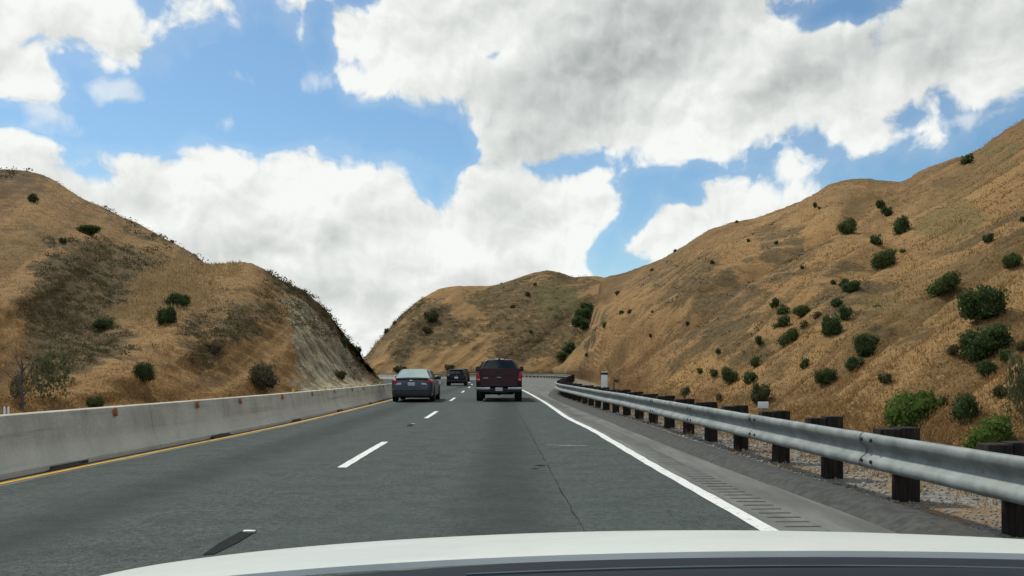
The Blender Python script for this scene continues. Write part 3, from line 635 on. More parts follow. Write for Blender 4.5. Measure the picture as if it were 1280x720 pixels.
def relief_far(P, s, px, py):
    x, y, z = P.T; e = py + .80 * px + (fbm(P / 30.0, 4) - .5) * 42; w = np.sin(np.pi * np.clip(s, 0, 1)) ** .8
    g = ridged(vec(e / 66.0, px / 500.0, y * 0 + 1.7), 3) - .55; g2 = ridged(vec(e / 20.0, px / 260.0, y * 0 + 4.4), 2) - .5
    a = (fbm(P / 6.0, 4) - .5) * 1.4 * sstep(0, .08, s); return a[:, None] * np.array([-.1, -.75, .6]), vec(e * .17, z, y), g + .45 * g2, -(g * .050 + g2 * .013) * w
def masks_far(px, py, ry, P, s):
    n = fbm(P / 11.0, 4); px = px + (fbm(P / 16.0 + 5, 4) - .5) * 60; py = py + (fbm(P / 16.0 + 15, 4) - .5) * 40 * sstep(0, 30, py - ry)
    sc = .85 * ell(px, py, (545, 405), (34, 34)) + .8 * ell(px, py, (500, 430), (24, 34)) + .75 * ell(px, py, (640, 375), (50, 22)) + .8 * ell(px, py, (690, 400), (45, 50)) + 1.3 * ell(px, py, (733, 395), (24, 26)) + 1.2 * ell(px, py, (710, 440), (18, 16)) + .5 * ell(px, py, (650, 420), (40, 40)) + .5 * sstep(.45, .62, n) + .22 + .35 * ell(px, py, (680, 400), (80, 80))  # scrub patches, plus an even base darkening the whole hill as painted cloud shadow
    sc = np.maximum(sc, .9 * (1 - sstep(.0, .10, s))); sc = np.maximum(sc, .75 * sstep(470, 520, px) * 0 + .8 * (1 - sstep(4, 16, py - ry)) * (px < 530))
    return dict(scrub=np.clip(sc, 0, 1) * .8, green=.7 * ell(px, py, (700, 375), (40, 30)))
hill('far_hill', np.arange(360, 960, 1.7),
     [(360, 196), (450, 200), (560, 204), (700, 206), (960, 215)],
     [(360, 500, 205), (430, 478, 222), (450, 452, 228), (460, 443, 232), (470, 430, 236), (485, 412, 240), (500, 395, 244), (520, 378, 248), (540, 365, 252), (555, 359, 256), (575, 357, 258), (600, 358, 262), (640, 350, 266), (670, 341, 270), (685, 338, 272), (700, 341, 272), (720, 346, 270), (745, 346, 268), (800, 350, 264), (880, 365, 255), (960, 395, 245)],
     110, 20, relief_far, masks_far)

def left_edge(py): return np.interp(py, [325, 350, 400, 450, 490], [322, 336, 347, 352, 374])
def relief_left(P, s, px, py):
    x, y, z = P.T; wp = (fbm(P / 22.0, 4) - .5) * 90; e = py + .58 * px + wp * .5; w = np.sin(np.pi * np.clip(s, 0, 1)) ** .8 * sstep(0, .1, s)
    g = ridged(vec(e / 78.0, px / 600.0, y * 0 + 6.2), 3) - .55; g2 = ridged(vec(e / 24.0, px / 300.0, y * 0 + 2.4), 2) - .5
    a = (fbm(P / 4.0, 4) - .5) * 1.0 * sstep(0, .08, s) + (fbm(P / 1.2, 3) - .5) * .35 * sstep(0, .05, s)
    wx, wy = px + wp * .3, py + (fbm(P / 18.0 + 40, 4) - .5) * 50
    # a nose running down from (130, 285) to (0, 395), the hollow right of it, the swell of the tall grass and the cut face right of the edge
    n1 = wy + .84 * wx - 395; nose = np.exp(-(n1 / 34.0) ** 2) * (1 - sstep(105, 165, wx)); hollow = ell(wx, wy, (110, 385), (80, 90), .9); swell = ell(wx, wy, (235, 375), (80, 70), .9)
    nose2 = np.exp(-((wy + .60 * wx - 560) / 46.0) ** 2) * sstep(40, 140, wx) * (1 - sstep(300, 360, wx)); cut = sstep(-6, 95, px - left_edge(py))
    ray = -(g * .045 + g2 * .012) * w + (-.07 * nose + .07 * hollow - .05 * swell - .05 * nose2) * np.clip(w * 1.6, 0, 1) + .11 * cut * np.clip(w * 1.5, 0, 1)
    return a[:, None] * np.array([.25, -.65, .7]), vec(e * .09, z, y), .8 * (g + .45 * g2) + .25 * nose + .2 * nose2, ray
def masks_left(px, py, ry, P, s):
    n = fbm(P / 7.0, 4); px0 = px; px = px + (fbm(P / 12.0 + 5, 4) - .5) * 110; py = py + (fbm(P / 12.0 + 15, 4) - .5) * 80 * sstep(0, 40, py - ry)
    sc = 1.0 * ell(px, py, (95, 395), (80, 62)) + .9 * ell(px, py, (115, 330), (60, 45)) + .8 * ell(px, py, (60, 450), (70, 40)) + .75 * ell(px, py, (270, 415), (45, 42)) + .55 * ell(px, py, (180, 325), (55, 40)) + .6 * ell(px, py, (315, 400), (26, 30)) + .7 * ell(px, py, (20, 215), (60, 16)) + .5 * ell(px, py, (160, 440), (40, 30)) + .4 * sstep(.55, .7, n)
    sc = sc - 1.0 * ell(px, py, (215, 355), (48, 34)) - .8 * ell(px, py, (40, 325), (60, 30)) - .7 * ell(px, py, (190, 470), (70, 24))
    sc = np.maximum(sc, .5 * (1 - sstep(4, 16, py - ry)) * (px0 > 130) * (px0 < 262))
    px = px0 + (px - px0) * .25
    ex = left_edge(py); rk = sstep(-6, 30, px - ex + (fbm(P / 3.5 + 7, 4) - .5) * 70)
    up = (1 - sstep(6, 30, py - ry)) * sstep(318, 335, px); sc = np.maximum(sc * (1 - rk), up * 1.05); sc = np.maximum(sc, .8 * ell(px, py, (440, 450), (26, 30)))
    rk = rk * (1 - .8 * up)
    return dict(scrub=np.clip(sc, 0, 1) * .92, rock=np.clip(rk, 0, 1))
cols_l = np.concatenate([np.arange(-820, -10, 9), np.arange(-10, 482, 1.6)])
hill('left_hill', cols_l,
     [(-820, 12.5), (-300, 19), (0, 27), (137, 31), (300, 42), (400, 55), (470, 84), (482, 92)],
     [(-820, 130, 80), (-300, 175, 98), (-60, 206, 106), (0, 211, 108), (30, 213, 108), (60, 222, 108), (100, 245, 108), (150, 270, 107), (200, 295, 104), (240, 317, 98), (262, 330, 90), (275, 330, 84), (300, 328, 80), (315, 330, 79), (345, 345, 80), (365, 356, 81), (385, 366, 83), (405, 385, 86), (425, 410, 90), (445, 436, 96), (465, 461, 102), (474, 472, 104), (482, 480, 106)],
     150, 22, relief_left, masks_left)

def on_hill(name, px, py):
    o = Vector((0, 0, CAM_Z)); dr = Vector(((px - 640) / FPX, 1, (HOR - py) / FPX)).normalized(); hit = HB[name]['bvh'].ray_cast(o, dr); return hit[0]

# ------------------------------------------------------------------ foliage
def leaf_cloud(n, lumps, size, rng, flat=.0, core=True):
    """leaf quads spread through a lumpy crown; returns verts, faces, tone per vertex"""
    v = []; f = []; tn = []
    for _ in range(n):
        c, r = lumps[rng.integers(len(lumps))]; d = rng.normal(size=3); d /= np.linalg.norm(d); rad = rng.uniform(.55, 1.08) ** .6 * (1.0 if rng.random() > .12 else rng.uniform(1.05, 1.28))
        p = np.array(c) + d * np.array(r) * rad
        if p[2] < .02: p[2] = rng.uniform(.02, .15)
        a = rng.normal(size=3); a /= np.linalg.norm(a); b = np.cross(a, d + .4 * rng.normal(size=3)); b /= (np.linalg.norm(b) + 1e-6); s = size * rng.uniform(.6, 1.4)
        k = len(v); v += [p - a * s, p + b * s * .55, p + a * s, p - b * s * .55]; f.append((k, k+1, k+2, k+3)); t = float(np.clip(rng.normal(.5, .28), 0, 1)); tn += [t] * 4
    if core:
        for c, r in lumps:
            bm = bmesh.new(); bmesh.ops.create_icosphere(bm, subdivisions=2, radius=1.0); k = len(v); bm.verts.index_update()
            for q in bm.verts:
                m = .66 * (1 + .3 * (rng.random() - .5)); w = np.array(c) + np.array(q.co) * np.array(r) * m; w[2] = max(w[2], -.05); v.append(w); tn.append(float(rng.uniform(0, .5)))
            f += [tuple(k + x.index for x in fc.verts) for fc in bm.faces]; bm.free()
    return v, f, tn
def leaf_mesh(name, n, lumps, size, seed, mat, core=True):
    v, f, tn = leaf_cloud(n, lumps, size, np.random.default_rng(seed), core=core)
    me = bpy.data.meshes.new(name); me.from_pydata([tuple(map(float, p)) for p in v], [], f); me.update()
    a = me.attributes.new('tone', 'FLOAT', 'POINT'); a.data.foreach_set('value', np.array(tn, np.float32)); me.materials.append(mat); return me
def lumps_for(seed, k=7, wide=.52):
    r = np.random.default_rng(seed); out = [((0, 0, .42), (.74, .74, .52))]
    for _ in range(k):
        a = r.uniform(0, 6.28); d = r.uniform(.3, wide); h = r.uniform(.25, .72); q = r.uniform(.30, .46); out.append(((d * math.cos(a), d * math.sin(a), h), (q * r.uniform(.7, 1.4), q * r.uniform(.7, 1.3), q * r.uniform(.55, 1.0))))
    return out
VAR = {}
for key, mat, n, size in (('dark', 'leaf_dark', 2600, .055), ('mid', 'leaf_mid', 2600, .055), ('bright', 'leaf_bright', 2600, .052), ('sage', 'leaf_sage', 1500, .055), ('olive', 'leaf_olive', 1700, .055)):
    VAR[key] = [leaf_mesh('bush_' + key, n, lumps_for(10 * i + len(key), 9 + 2 * i), size, 100 + i, M[mat]) for i in range(5)]
    VAR[key + '_s'] = [leaf_mesh('bush_small_' + key, 260, lumps_for(50 + 10 * i + len(key), 4), .13, 200 + i, M[mat]) for i in range(5)]
VAR['loose'] = [leaf_mesh('bush_loose', 900, [((0, 0, .5), (.8, .8, .6)), ((.3, 0, .8), (.5, .5, .45)), ((-.4, .1, .6), (.45, .45, .4))], .06, 300 + i, M['leaf_loose'], core=False) for i in range(3)]
VAR['loose_s'] = VAR['loose']; cnt = [0]
def bush(hillname, px, py, w, h, kind, label, group, rot=None):
    """px, py: middle of the bush in the photograph; it is rooted where the slope lies at its lower edge"""
    p = on_hill(hillname, px, min(py + h * .38, py + 16)) or on_hill(hillname, px, py) or on_hill(hillname, px, py + h * .7)
    if p is None: return None
    d = p.y; W = max(w * d / FPX, .3) * 1.04; Hh = max(h * d / FPX, .25) * .98; W *= 1 if w > 12 else .85; Hh *= 1 if w > 12 else .85; big = w >= 24; cnt[0] += 1
    me = VAR[kind if big else kind + '_s'][cnt[0] % len(VAR[kind if big else kind + '_s'])]; o = bpy.data.objects.new('bush', me); COL.objects.link(o)
    o.location = (p.x, p.y, p.z - .10 * Hh); o.scale = (W / 1.9, W / 1.9 * .95, Hh / .95); o.rotation_euler = (0, 0, random.uniform(0, 6.28) if abs(W - Hh) < .6 * Hh else random.uniform(-.4, .4))
    if w > 1.35 * h: o.rotation_euler = (0, R(-22 if hillname == 'hill_slope' else -8), random.uniform(-.3, .3))
    tag(o, label, 'bush', group); return o
GR, GL, GF = 'bushes on the right hillside', 'bushes on the left hillside', 'bushes on the far hill'
RIGHT = [
 (1209, 199, 22, 12, 'dark', 'dark bush on the skyline near the right edge, topmost of the right hill'),
 (1102, 256, 17, 14, 'dark', 'upper left bush of the pair just under the rounded knoll'),
 (1110, 265, 18, 14, 'dark', 'lower right bush of the pair just under the rounded knoll'),
 (1063, 284, 27, 19, 'mid', 'leaning green bush on its own left of the four bushes high on the slope'),
 (1125, 284, 27, 22, 'dark', 'full dark bush high on the slope with a small sprig at its side'),
 (1096, 300, 19, 16, 'dark', 'round dark bush between the high full bush and the wide one below'),
 (1109, 324, 38, 25, 'mid', 'wide green bush at midslope, lowest of the cluster under the knoll'),
 (1130, 313, 12, 7, 'mid', 'low sprig touching the upper right end of the wide midslope bush'),
 (1237, 298, 18, 13, 'dark', 'lone oval dark bush high on the slope near the right edge'),
 (1268, 325, 28, 20, 'mid', 'green bush at the right edge of the photo below the lone oval one'),
 (1180, 357, 54, 24, 'mid', 'long flat green bush lying along the slope above the two huge dark bushes'),
 (1235, 380, 64, 46, 'dark', 'huge round dark bush, upper one of the two big ones at right'),
 (1237, 427, 66, 40, 'dark', 'huge dark bush with pointed right end, lower one of the two big ones at right'),
 (1237, 459, 30, 22, 'dark', 'medium dark bush right under the two huge ones'),
 (1258, 447, 17, 10, 'mid', 'small pale sprig right of the medium bush under the huge ones'),
 (1055, 353, 16, 12, 'dark', 'small bush at the upper left of the stepped row at midslope'),
 (1067, 358, 28, 15, 'dark', 'slanting bush at the top right of the stepped row at midslope'),
 (1048, 378, 20, 12, 'dark', 'bush in the middle of the stepped row, between the slanting and the round ones'),
 (1055, 392, 22, 20, 'dark', 'round bush at the right of the stepped row, above the largest round one'),
 (1040, 409, 30, 24, 'dark', 'largest round bush at the foot of the stepped row'),
 (970, 378, 16, 15, 'dark', 'leaning oval bush left of the clustered strip of bushes'),
 (980, 387, 20, 12, 'mid', 'upper left bush of the clustered strip'),
 (1004, 389, 25, 15, 'mid', 'upper right bush of the clustered strip'),
 (980, 402, 23, 14, 'mid', 'lower left bush of the clustered strip'),
 (1022, 394, 16, 9, 'olive', 'pale thin bush at the right end of the clustered strip'),
 (987, 423, 36, 20, 'mid', 'wide grey green bush below the clustered strip'),
 (1006, 408, 14, 7, 'olive', 'small pale bush above the wide grey green one'),
 (949, 426, 13, 13, 'dark', 'small slanted bush left of the wide grey green one'),
 (898, 439, 9, 8, 'dark', 'tiny dark bush on bare grass far left of the grey green one'),
 (945, 453, 17, 14, 'mid', 'leaning bush above the row of three low green bushes'),
 (1005, 454, 14, 16, 'dark', 'small upright bush standing alone above the guardrail slope'),
 (1035, 470, 32, 20, 'dark', 'wide low dark bush left of the big pair above the guardrail'),
 (1083, 432, 38, 30, 'dark', 'large upper bush of the touching pair at lower midslope'),
 (1069, 455, 26, 20, 'dark', 'smaller lower bush of the touching pair at lower midslope'),
 (892, 467, 13, 11, 'mid', 'left and smallest one of the three low green bushes'),
 (914, 470, 26, 22, 'mid', 'middle one of the three low green bushes, widest'),
 (937, 473, 22, 19, 'dark', 'right and darkest one of the three low green bushes'),
 (951, 493, 30, 28, 'olive', 'shaggy dark bush right behind the post with the small white plate'),
 (1150, 519, 80, 54, 'bright', 'yellow green bush with dry twigs just above the rail at right'),
 (1203, 513, 44, 34, 'dark', 'round dark bush beside the yellow green one just above the rail'),
 (1180, 503, 18, 16, 'olive', 'small dull bush between the yellow green bush and the round dark one'),
 (1240, 545, 74, 42, 'bright', 'bright green bush nearest the rail at the right edge'),
 (1274, 512, 40, 80, 'loose', 'tall hazy olive shrub cut off by the right edge of the photo'),
 (1277, 484, 16, 30, 'mid', 'green bush at the right edge above the tall olive shrub'),
 (1252, 492, 16, 12, 'olive', 'dull yellowish bush left of the tall olive shrub'),
 (1277, 433, 10, 12, 'olive', 'small pale bush at the right edge beside the huge dark bushes'),
 (1278, 274, 7, 9, 'dark', 'small dark bush cut by the right edge above the green edge bush'),
 (1019, 256, 9, 9, 'dark', 'small dark bush right below the skyline left of the rounded knoll'),
 (1024, 260, 6, 5, 'dark', 'tiny bush touching the right side of the one below the skyline'),
 (921, 277, 8, 4, 'dark', 'low flat bush on the skyline of the right hill at centre'),
 (936, 300, 7, 6, 'dark', 'tiny left one of two lone bushes below the flat skyline bush'),
 (971, 303, 9, 6, 'dark', 'right one of two lone bushes below the flat skyline bush'),
 (891, 327, 9, 6, 'dark', 'small bush near the crest above the long pale streak'),
 (1003, 334, 7, 6, 'dark', 'tiny bush on the dull scrubby patch of the right hill'),
 (1042, 352, 9, 8, 'olive', 'tiny pale bush just left of the stepped row'),
 (844, 313, 7, 5, 'dark', 'tiny dark bush on the skyline where the right hill rises'),
 (749, 343, 11, 6, 'dark', 'dark bush on the skyline in the saddle between the two hills'),
 (772, 366, 10, 8, 'dark', 'small dark bush below the saddle, upper one'),
 (778, 390, 11, 7, 'dark', 'left one of two bushes touching below the saddle'),
 (788, 389, 10, 7, 'dark', 'right one of two bushes touching below the saddle'),
 (756, 406, 9, 9, 'dark', 'small leaning bush beside the dark gully'),
 (815, 337, 8, 5, 'dark', 'small flat bush near the crest right of the saddle'),
 (814, 419, 8, 7, 'dark', 'brownish small bush halfway down the slope right of the gully'),
 (735, 443, 11, 6, 'dark', 'low bush near the slope foot right of the gully'),
 (859, 404, 8, 7, 'dark', 'small round bush on the open central slope'),
 (816, 390, 6, 4, 'dark', 'speck of a bush at the centre of the slope above the paddle marker'),
 (774, 475, 12, 7, 'olive', 'low dull bush right of the slim grey stake'),
 (856, 491, 16, 13, 'olive', 'pale dry bush just above the guardrail right of the paddle marker'),
 (900, 497, 12, 16, 'olive', 'dull upright bush right of the pale dry one above the guardrail'),
 (875, 464, 7, 6, 'dark', 'tiny dark bush left of the three low green bushes'),
 (1193, 440, 14, 8, 'olive', 'faint dull tuft of a bush left of the two huge dark ones'),
 (1110, 475, 14, 8, 'olive', 'faint dull bush right of the touching pair'),
]
for px, py, w, h, kd, lb in RIGHT: bush('hill_slope', px, py, w, h, kd, lb, GR)
FAR = [
 (734, 384, 20, 15, 'dark', 'highest dark bush of the thicket in the gully between the hills'), (729, 393, 24, 15, 'dark', 'widest dark bush in the middle of the gully thicket'), (722, 402, 20, 14, 'dark', 'left dark bush of the gully thicket'), (731, 405, 18, 14, 'dark', 'lowest dark bush of the upper gully thicket'),
 (711, 434, 20, 14, 'dark', 'upper dark bush in the gully foot above the far guardrail'), (703, 445, 18, 12, 'dark', 'lowest dark bush of the gully foot'),
 (660, 367, 11, 8, 'dark', 'small dark bush on the upper slope of the far hill below the peak'), (669, 355, 7, 5, 'dark', 'tiny bush right under the far hill peak'),
 (483, 411, 9, 8, 'dark', 'small bush on the steep left skyline of the far hill, lower one'), (493, 403, 8, 7, 'dark', 'small bush on the steep left skyline of the far hill, upper one'),
 (640, 383, 9, 5, 'olive', 'dull small bush in the middle of the far hill'), (664, 414, 9, 6, 'dark', 'small bush on the far hill above the pickup truck'), (540, 395, 22, 18, 'olive', 'dull scrubby bush on the left shoulder of the far hill'),
 (535, 412, 16, 12, 'olive', 'dull bush right below the scrubby one on the left shoulder'), (562, 459, 16, 9, 'olive', 'olive bush at the foot of the far hill behind the black car'), (604, 460, 14, 12, 'olive', 'olive bush at the foot of the far hill left of the truck roof'),
 (500, 462, 22, 11, 'olive', 'olive bush at the foot of the far hill above the grey sedan'),
]
for px, py, w, h, kd, lb in FAR: bush('far_hill', px, py, w, h, kd, lb, GF)
LEFT = [
 (224, 376, 36, 20, 'dark', 'dark bush on the left hill, upper one of the touching pair'), (209, 396, 30, 21, 'dark', 'dark bush on the left hill, lower one of the touching pair'),
 (178, 466, 32, 24, 'dark', 'round dark green bush low on the left slope'), (109, 288, 38, 13, 'dark', 'long dark bush along the upper spur of the left hill'), (80, 301, 14, 8, 'dark', 'small bush left of the long one on the upper spur'),
 (41, 248, 17, 11, 'dark', 'small dark bush near the top of the left hill'), (120, 503, 24, 16, 'mid', 'grey green bush just behind the barrier near the left reflector'), (327, 472, 46, 34, 'sage', 'brown grey shaggy bush at the foot of the left spur'),
 (62, 482, 58, 56, 'loose', 'loose grey green shrub behind the barrier beside the bare tree'), (25, 490, 30, 34, 'loose', 'thin pale shrub around the foot of the bare tree'),
 (430, 428, 16, 14, 'dark', 'dark bush on the right skyline of the left spur'), (446, 440, 14, 14, 'dark', 'dark bush lower on the right skyline of the left spur'), (425, 468, 20, 14, 'olive', 'olive bush at the foot of the pale rock face'),
 (270, 435, 24, 16, 'sage', 'dry brown bush on the spur right of the round green one'),
 (405, 372, 14, 10, 'dark', 'bush on the curved skyline of the left spur'), (365, 351, 12, 8, 'dark', 'bush near the top of the spur skyline'), (216, 300, 9, 5, 'dark', 'small bush on the straight skyline of the left hill'),
 (130, 405, 28, 14, 'dark', 'dark bush at the right of the dark scrubby patch'),
]
for px, py, w, h, kd, lb in LEFT: bush('left_hill', px, py, w, h, kd, lb, GL)
# bare tree behind the barrier at the far left
p = on_hill('left_hill', 27, 512) or Vector((-14, 26, 0)); tr = empty('bare_tree', p); tag(tr, 'thin leafless tree behind the barrier at the left edge', 'tree')
k = p.y / FPX; bm = bmesh.new(); tube(bm, [(0, 0, -.2), (.02, 0, 14*k), (-.03, 0, 30*k), (.02, 0, 52*k), (-.04, .05, 66*k)], [.07, .06, .05, .035, .015], 7); bmobj('trunk', bm, M['bark'], tr)
rr = random.Random(4)
for i in range(9):
    z0 = rr.uniform(14, 52) * k; s = rr.choice((-1, 1)); L = rr.uniform(10, 26) * k; bm = bmesh.new()
    pts = [(0, 0, z0), (s*L*.4, rr.uniform(-.2, .2), z0 + L*.6), (s*L*.75, rr.uniform(-.3, .3), z0 + L*1.2)]; tube(bm, pts, [.03, .018, .008], 5)
    tube(bm, [pts[1], (pts[1][0] + s*L*.1, .2, pts[1][2] + L*.7)], [.014, .006], 4); bmobj('branch', bm, M['bark'], tr)

# ------------------------------------------------------------------ dry grass, low scrub, stones (uncountable)
def arr_mesh(name, V, T, mat, tone, fall=None):
    n = len(V); me = bpy.data.meshes.new(name); me.vertices.add(n); me.vertices.foreach_set('co', V.astype(np.float32).ravel()); me.loops.add(T.size); me.loops.foreach_set('vertex_index', T.ravel().astype(np.int32))
    c = T.shape[1]; me.polygons.add(len(T)); me.polygons.foreach_set('loop_start', np.arange(0, T.size, c)); me.polygons.foreach_set('loop_total', np.full(len(T), c)); me.update(calc_edges=True)
    a = me.attributes.new('tone', 'FLOAT', 'POINT'); a.data.foreach_set('value', tone.astype(np.float32))
    if fall is not None: a = me.attributes.new('fall', 'FLOAT_VECTOR', 'POINT'); a.data.foreach_set('vector', fall.astype(np.float32).ravel())
    o = link(name, me, mat); return tag(o, kind='stuff')
def sample_hill(name, n, pxr, weight=None, srange=(0.0, 1.0)):
    h = HB[name]; P, fl = h['P'], h['fall']; nC = P.shape[0]; nR = h['nR']; ok = (h['px'][:, 0] > pxr[0]) & (h['px'][:, 0] < pxr[1]); ci = np.where(ok)[0]
    colh = np.abs(h['py'][ci, 1] - h['py'][ci, nR]); pr = colh / colh.sum(); c = np.minimum(RNG.choice(ci, n, p=pr), nC - 2); r = 1 + (srange[0] + (srange[1] - srange[0]) * RNG.random(n)) * (nR - 1); ri = np.minimum(r.astype(int), nR + 2); u = RNG.random(n)[:, None]; w = (r - ri)[:, None]
    def lerp(A): return (A[c, ri] * (1-u) * (1-w) + A[c+1, ri] * u * (1-w) + A[c, ri+1] * (1-u) * w + A[c+1, ri+1] * u * w)
    return lerp(P), lerp(fl), h['scrub'][c, ri], h['rock'][c, ri]
def tufts(name, sets, blades, hgt, mat):
    P = np.concatenate([s[0] for s in sets]); F = np.concatenate([s[1] for s in sets]); n = len(P); B = blades; d = P[:, 1]
    P = np.repeat(P, B, 0); F = np.repeat(F, B, 0); d = np.repeat(d, B); m = n * B
    base = P + np.stack([RNG.normal(0, .14, m) * np.clip(d / 40, .6, 2.0), RNG.normal(0, .14, m) * np.clip(d / 40, .6, 2.0), np.full(m, -.05)], 1)
    hh = np.repeat(RNG.uniform(hgt[0], hgt[1], n), B) * RNG.uniform(.55, 1.1, m); ang = RNG.uniform(0, 6.283, m); wd = np.clip(d * .0006, .006, .08) * RNG.uniform(.7, 1.4, m)
    lean = RNG.normal(0, .32, (m, 2)) * hh[:, None]; tip = base + np.stack([lean[:, 0], lean[:, 1], hh], 1); sx = np.stack([np.cos(ang) * wd, np.sin(ang) * wd, np.zeros(m)], 1)
    V = np.stack([base - sx, base + sx, tip], 1).reshape(-1, 3); T = np.arange(m * 3).reshape(-1, 3); tone = np.repeat(np.clip(np.repeat(RNG.normal(.42, .16, n), B), 0, 1), 3)
    return arr_mesh(name, V, T, mat, tone, np.repeat(F, 3, 0))
def keep(s, fn):
    k = fn(s); return tuple(a[k] for a in s)
gs = []
for nm, n, pr in (('hill_slope', 34000, (760, 1420)), ('left_hill', 20000, (-130, 470))):
    s = sample_hill(nm, n, pr); gs.append(keep(s, lambda s: (s[2] + s[3] * .8 + RNG.random(len(s[2])) * .6 < .95)))
for nm, n, pr, sr in (('hill_slope', 5000, (720, 1400), (0, .14)), ('left_hill', 2500, (-100, 340), (0, .08))):
    gs.append(sample_hill(nm, n, pr, None, sr))
o = tufts('dry_grass', gs, 5, (.04, .11), M['blades']); o['label'] = 'dry golden grass covering the hillsides'
# taller pale stand of grass on the left spur
s = sample_hill('left_hill', 9000, (165, 300)); h = HB['left_hill']
def inpatch(s):
    px = s[0][:, 0] / s[0][:, 1] * FPX + 640; py = HOR - (s[0][:, 2] - CAM_Z) / s[0][:, 1] * FPX; return (((px - 218) / 50) ** 2 + ((py - 362) / 32) ** 2 + RNG.normal(0, .55, len(px)) < .9) | ((px > 255) & (px < 300) & (py < 345))
s = keep(s, inpatch); o = tufts('tall_grass', [s], 5, (.15, .5), simple('pale_straw', (.50, .355, .175), .9, scale=.6)); o['label'] = 'taller pale grass stand on the left spur'
# low scrub
def scrub(name, sets, leaves, mat, label):
    P = np.concatenate([s[0] for s in sets]); n = len(P); d = np.repeat(P[:, 1], leaves); m = n * leaves; rad = np.repeat(RNG.uniform(.2, .62, n) * np.clip(P[:, 1] / 70, .5, 1.7), leaves)
    dirn = RNG.normal(size=(m, 3)); dirn /= np.linalg.norm(dirn, axis=1)[:, None]; dirn[:, 2] = np.abs(dirn[:, 2]); c = np.repeat(P, leaves, 0) + dirn * (rad * RNG.uniform(.5, 1, m))[:, None] * np.array([1, 1, .75])
    a = RNG.normal(size=(m, 3)); a /= np.linalg.norm(a, axis=1)[:, None]; b = np.cross(a, dirn); b /= np.linalg.norm(b, axis=1)[:, None] + 1e-6; sz = (rad * RNG.uniform(.08, .19, m))[:, None]
    V = np.stack([c - a*sz, c + b*sz*.6, c + a*sz, c - b*sz*.6], 1).reshape(-1, 3); T = np.arange(m*4).reshape(-1, 4); tone = np.repeat(np.clip(np.repeat(RNG.uniform(0, 1, n), leaves) * .7 + RNG.random(m) * .3, 0, 1), 4)
    o = arr_mesh(name, V, T, mat, tone); o['label'] = label; return o
sets = []
for nm, n, pr, mx in (('left_hill', 7000, (-100, 474), .62), ('far_hill', 4500, (455, 745), .7), ('hill_slope', 5000, (715, 1300), .75)):
    s = sample_hill(nm, n, pr); sets.append(keep(s, lambda s: (s[2] * RNG.random(len(s[2])) > mx * .62)))
scrub('low_scrub', sets[:1], 30, M['leaf_scrub'], 'low dark scrub on the left hill'); scrub('low_scrub', sets[1:], 20, M['leaf_scrub'], 'low dull scrub on the far slopes')
s = sample_hill('left_hill', 380, (326, 474), None, (.60, 1.0)); scrub('ridge_scrub', [s], 18, M['leaf_scrub'], 'dark scrub along the crest of the left spur')
s = sample_hill('left_hill', 45, (130, 265), None, (.965, 1.0)); s2 = sample_hill('far_hill', 160, (456, 530), None, (.9, 1.0)); scrub('ridge_scrub', [s, s2], 16, M['leaf_olive'], 'dark scrub along the skylines of the hills')
# gravel stones on the verge behind the dike and dry weeds among them
bm = bmesh.new(); bmesh.ops.create_icosphere(bm, subdivisions=1, radius=1.0); iv = np.array([v.co[:] for v in bm.verts]); bm.verts.index_update(); it = np.array([[v.index for v in f.verts] for f in bm.faces]); bm.free()
def edge_at(y): return np.interp(y, [p.y for p in edge_r[:90]], [p.x for p in edge_r[:90]])
n = 5200; yy = 3 + 25 * RNG.random(n) ** 1.6; xx = edge_at(yy) + .50 + 2.6 * RNG.random(n) ** 1.5; sz = RNG.uniform(.006, .020, n) * np.clip(yy / 9, .8, 1.6)
V = iv[None] * (sz[:, None, None] * RNG.uniform(.6, 1.3, (n, 1, 3))) * RNG.uniform(.75, 1.25, (n, len(iv), 1)) + np.stack([xx, yy, sz * .3 + .004], 1)[:, None]
T = it[None] + (np.arange(n) * len(iv))[:, None, None]; o = arr_mesh('gravel_stones', V.reshape(-1, 3), T.reshape(-1, 3), M['stone'], np.repeat(RNG.random(n), len(iv))); o['label'] = 'grey gravel stones on the verge under the guardrail'
n = 1500; yy = 3.5 + 40 * RNG.random(n) ** 1.5; xx = edge_at(yy) + .75 + 3.0 * RNG.random(n) ** .75; P = np.stack([xx, yy, np.zeros(n)], 1); k = fbm(P / 1.3, 3) > .47; P = P[k]
o = tufts('dry_weeds', [(P, P * 1.0)], 7, (.06, .26), M['blades']); o['label'] = 'dry brown weeds growing in the verge gravel'
n = 1600; yy = 6 + 34 * RNG.random(n) ** 1.3; xx = edge_at(yy) + 1.5 + 2.6 * RNG.random(n); P = np.stack([xx, yy, np.zeros(n)], 1)
o = tufts('dry_grass', [(P, P * 1.0)], 7, (.08, .28), M['blades']); o['label'] = 'dry grass at the slope foot behind the guardrail'
# dry twigs standing in front of the yellow green bush
tw = empty('dry_twigs', (gx(1150, 12.4), 12.4, 0)); tag(tw, 'bare pale dry twigs in front of the yellow green bush by the rail', 'twigs')
rr = random.Random(9); bm = bmesh.new()
for i in range(8):
    x = rr.uniform(-.32, .3); L = rr.uniform(.3, .7); l = rr.uniform(-.3, .3); tube(bm, [(x, 0, 0), (x + l*.4, rr.uniform(-.1, .1), L*.5), (x + l, rr.uniform(-.2, .2), L)], [.009, .007, .003], 5)
    tube(bm, [(x + l*.4, 0, L*.5), (x + l*.4 + rr.uniform(-.2, .2), .05, L*.85)], [.006, .003], 4)
bmobj('twig_bundle', bm, simple('pale_twig', (.26, .20, .11), .9), tw)

